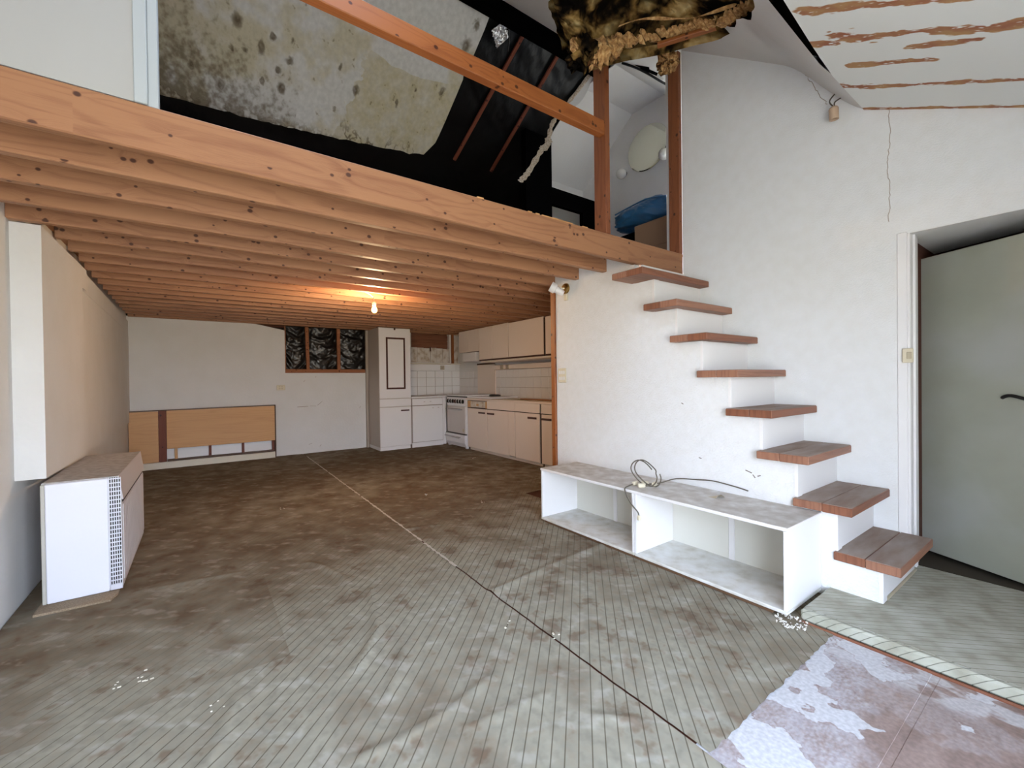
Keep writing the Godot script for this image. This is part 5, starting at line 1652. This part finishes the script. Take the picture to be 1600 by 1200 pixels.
func build_small_things() -> void:
	# bare bulb under the joists
	var b := V(1.462, 1.945, -4.425)
	var l := thing("bare_bulb", "lit bare bulb hanging on a short cord under the joists", "lamp", V(b.x, b.y - 0.04, b.z))
	part("cord", mb().tube(smooth(P3([[1.36, 2.107, -4.385], [1.40, 2.095, -4.39], [1.45, 2.07, -4.42], [1.462, 2.02, -4.425]])), 0.005, 7), M.ivory, l)
	var so := mb()
	so.xf = Transform3D(Basis.IDENTITY, V(b.x, 1.985, b.z))
	part("socket", so.lathe(P2([[0.0, 0.0], [0.019, 0.0], [0.020, 0.03], [0.012, 0.045], [0.0, 0.046]]), 16), M.ivory, l)
	var gl := mb()
	gl.xf = Transform3D(Basis.IDENTITY, b)
	var glow := mat(Color(1, 0.9, 0.7), 0.4)
	glow.emission_enabled = true
	glow.emission = Color(1.0, 0.80, 0.45)
	glow.emission_energy_multiplier = 6.0
	part("bulb", gl.lathe(P2([[0.0, -0.036], [0.014, -0.033], [0.026, -0.022], [0.030, -0.006], [0.028, 0.008], [0.020, 0.026], [0.014, 0.040]]), 20), glow, l)
	var om := OmniLight3D.new()
	om.name = "bulb_light"
	om.light_color = Color(1.0, 0.85, 0.66)
	om.light_energy = 1.4
	om.light_size = 0.03
	om.omni_range = 14.0
	om.omni_attenuation = 2.0
	om.shadow_enabled = true
	l.add_child(om)
	om.position = b - l.position
	# spotlight fitting on the stair wall
	var s := thing("wall_spotlight", "white cone spotlight with a brass rose at the top of the stair wall", "lamp", V(2.72, 2.0, -2.95))
	var ro := mb()
	ro.xf = Transform3D(Basis(V(0, 1, 0), V(-1, 0, 0), V(0, 0, 1)), V(WALL_X, 2.035, -2.925))
	part("rose", ro.lathe(P2([[0.05, 0.0], [0.048, 0.012], [0.03, 0.022], [0.0, 0.024]]), 20), M.brass, s)
	part("arm", mb().tube(P3([[2.72, 2.035, -2.925], [2.68, 2.03, -2.94]]), 0.011, 8), M.ivory, s)
	var dir := V(-0.62, 0.42, -0.40).normalized()
	var cn := mb()
	var sx := dir.cross(V(0, 1, 0)).normalized()
	cn.xf = Transform3D(Basis(sx, dir, sx.cross(dir)), V(2.70, 1.985, -2.915))
	part("shade", cn.lathe(P2([[0.0, 0.0], [0.024, 0.0], [0.032, 0.03], [0.034, 0.08], [0.046, 0.085], [0.046, 0.135], [0.042, 0.135], [0.040, 0.09], [0.0, 0.07]]), 24), M.laminate, s)
	part("switch_box", mb().box(V(2.715, 1.925, -2.93), V(WALL_X - 0.001, 1.985, -2.89), 0.004), M.ivory, s)
	part("lead", mb().tube(P3([[2.732, 1.93, -3.03], [2.734, 1.75, -3.035], [2.734, 1.55, -3.04]]), 0.003, 6), M.laminate, s)
	# switch plate
	var p := thing("switch_plate", "ivory switch plate with two rocker rows on the stair wall", "switch", V(WALL_X, 1.17, -2.97))
	var pl := part("plate", mb().box(V(WALL_X - 0.012, 1.172, -3.035), V(WALL_X - 0.001, 1.305, -2.925), 0.004), M.ivory, p)
	for y in [1.195, 1.25]:
		for k in 3:
			part("rocker", mb().box(V(WALL_X - 0.017, y, -3.015 + 0.028 * k), V(WALL_X - 0.012, y + 0.032, -2.995 + 0.028 * k), 0.002), M.laminate, pl)
	# switch at the door jamb
	var d := thing("door_switch", "small cream switch on the wall edge beside the doorway", "switch", V(GABLE_X, 1.27, -0.70))
	var dp := part("plate", mb().box(V(GABLE_X - 0.018, 1.272, -0.712), V(GABLE_X - 0.007, 1.356, -0.662), 0.004), M.ivory, d)
	part("rocker", mb().box(V(GABLE_X - 0.024, 1.295, -0.690), V(GABLE_X - 0.018, 1.335, -0.668), 0.002), M.ivory_dark, dp)
	# lamp holder on loose wires
	var h := thing("lamp_holder", "buff lamp holder dangling on twisted wires from the sloping ceiling", "lamp holder", V(3.30, 2.83, -1.02))
	var hm := mb()
	hm.xf = Transform3D(Basis.IDENTITY.rotated(V(0, 0, 1), 0.08), V(3.30, 2.835, -1.023))
	part("holder", hm.lathe(P2([[0.016, 0.004], [0.020, 0.0], [0.026, 0.0], [0.026, 0.066], [0.020, 0.076], [0.010, 0.082], [0.0, 0.083]]), 20), M.holder, h)
	part("wire", mb().tube(smooth(P3([[3.30, 2.917, -1.025], [3.295, 2.955, -1.045], [3.30, 2.985, -1.03], [3.32, 3.02, -0.99], [3.345, 3.01, -0.955], [3.365, 2.965, -0.93]])), 0.004, 6), M.rubber, h)
	part("wire", mb().tube(smooth(P3([[3.302, 2.915, -1.020], [3.305, 2.945, -1.02], [3.32, 2.965, -0.99], [3.335, 2.985, -0.965], [3.35, 2.98, -0.95], [3.368, 2.95, -0.925]])), 0.004, 6), M.rubber, h)
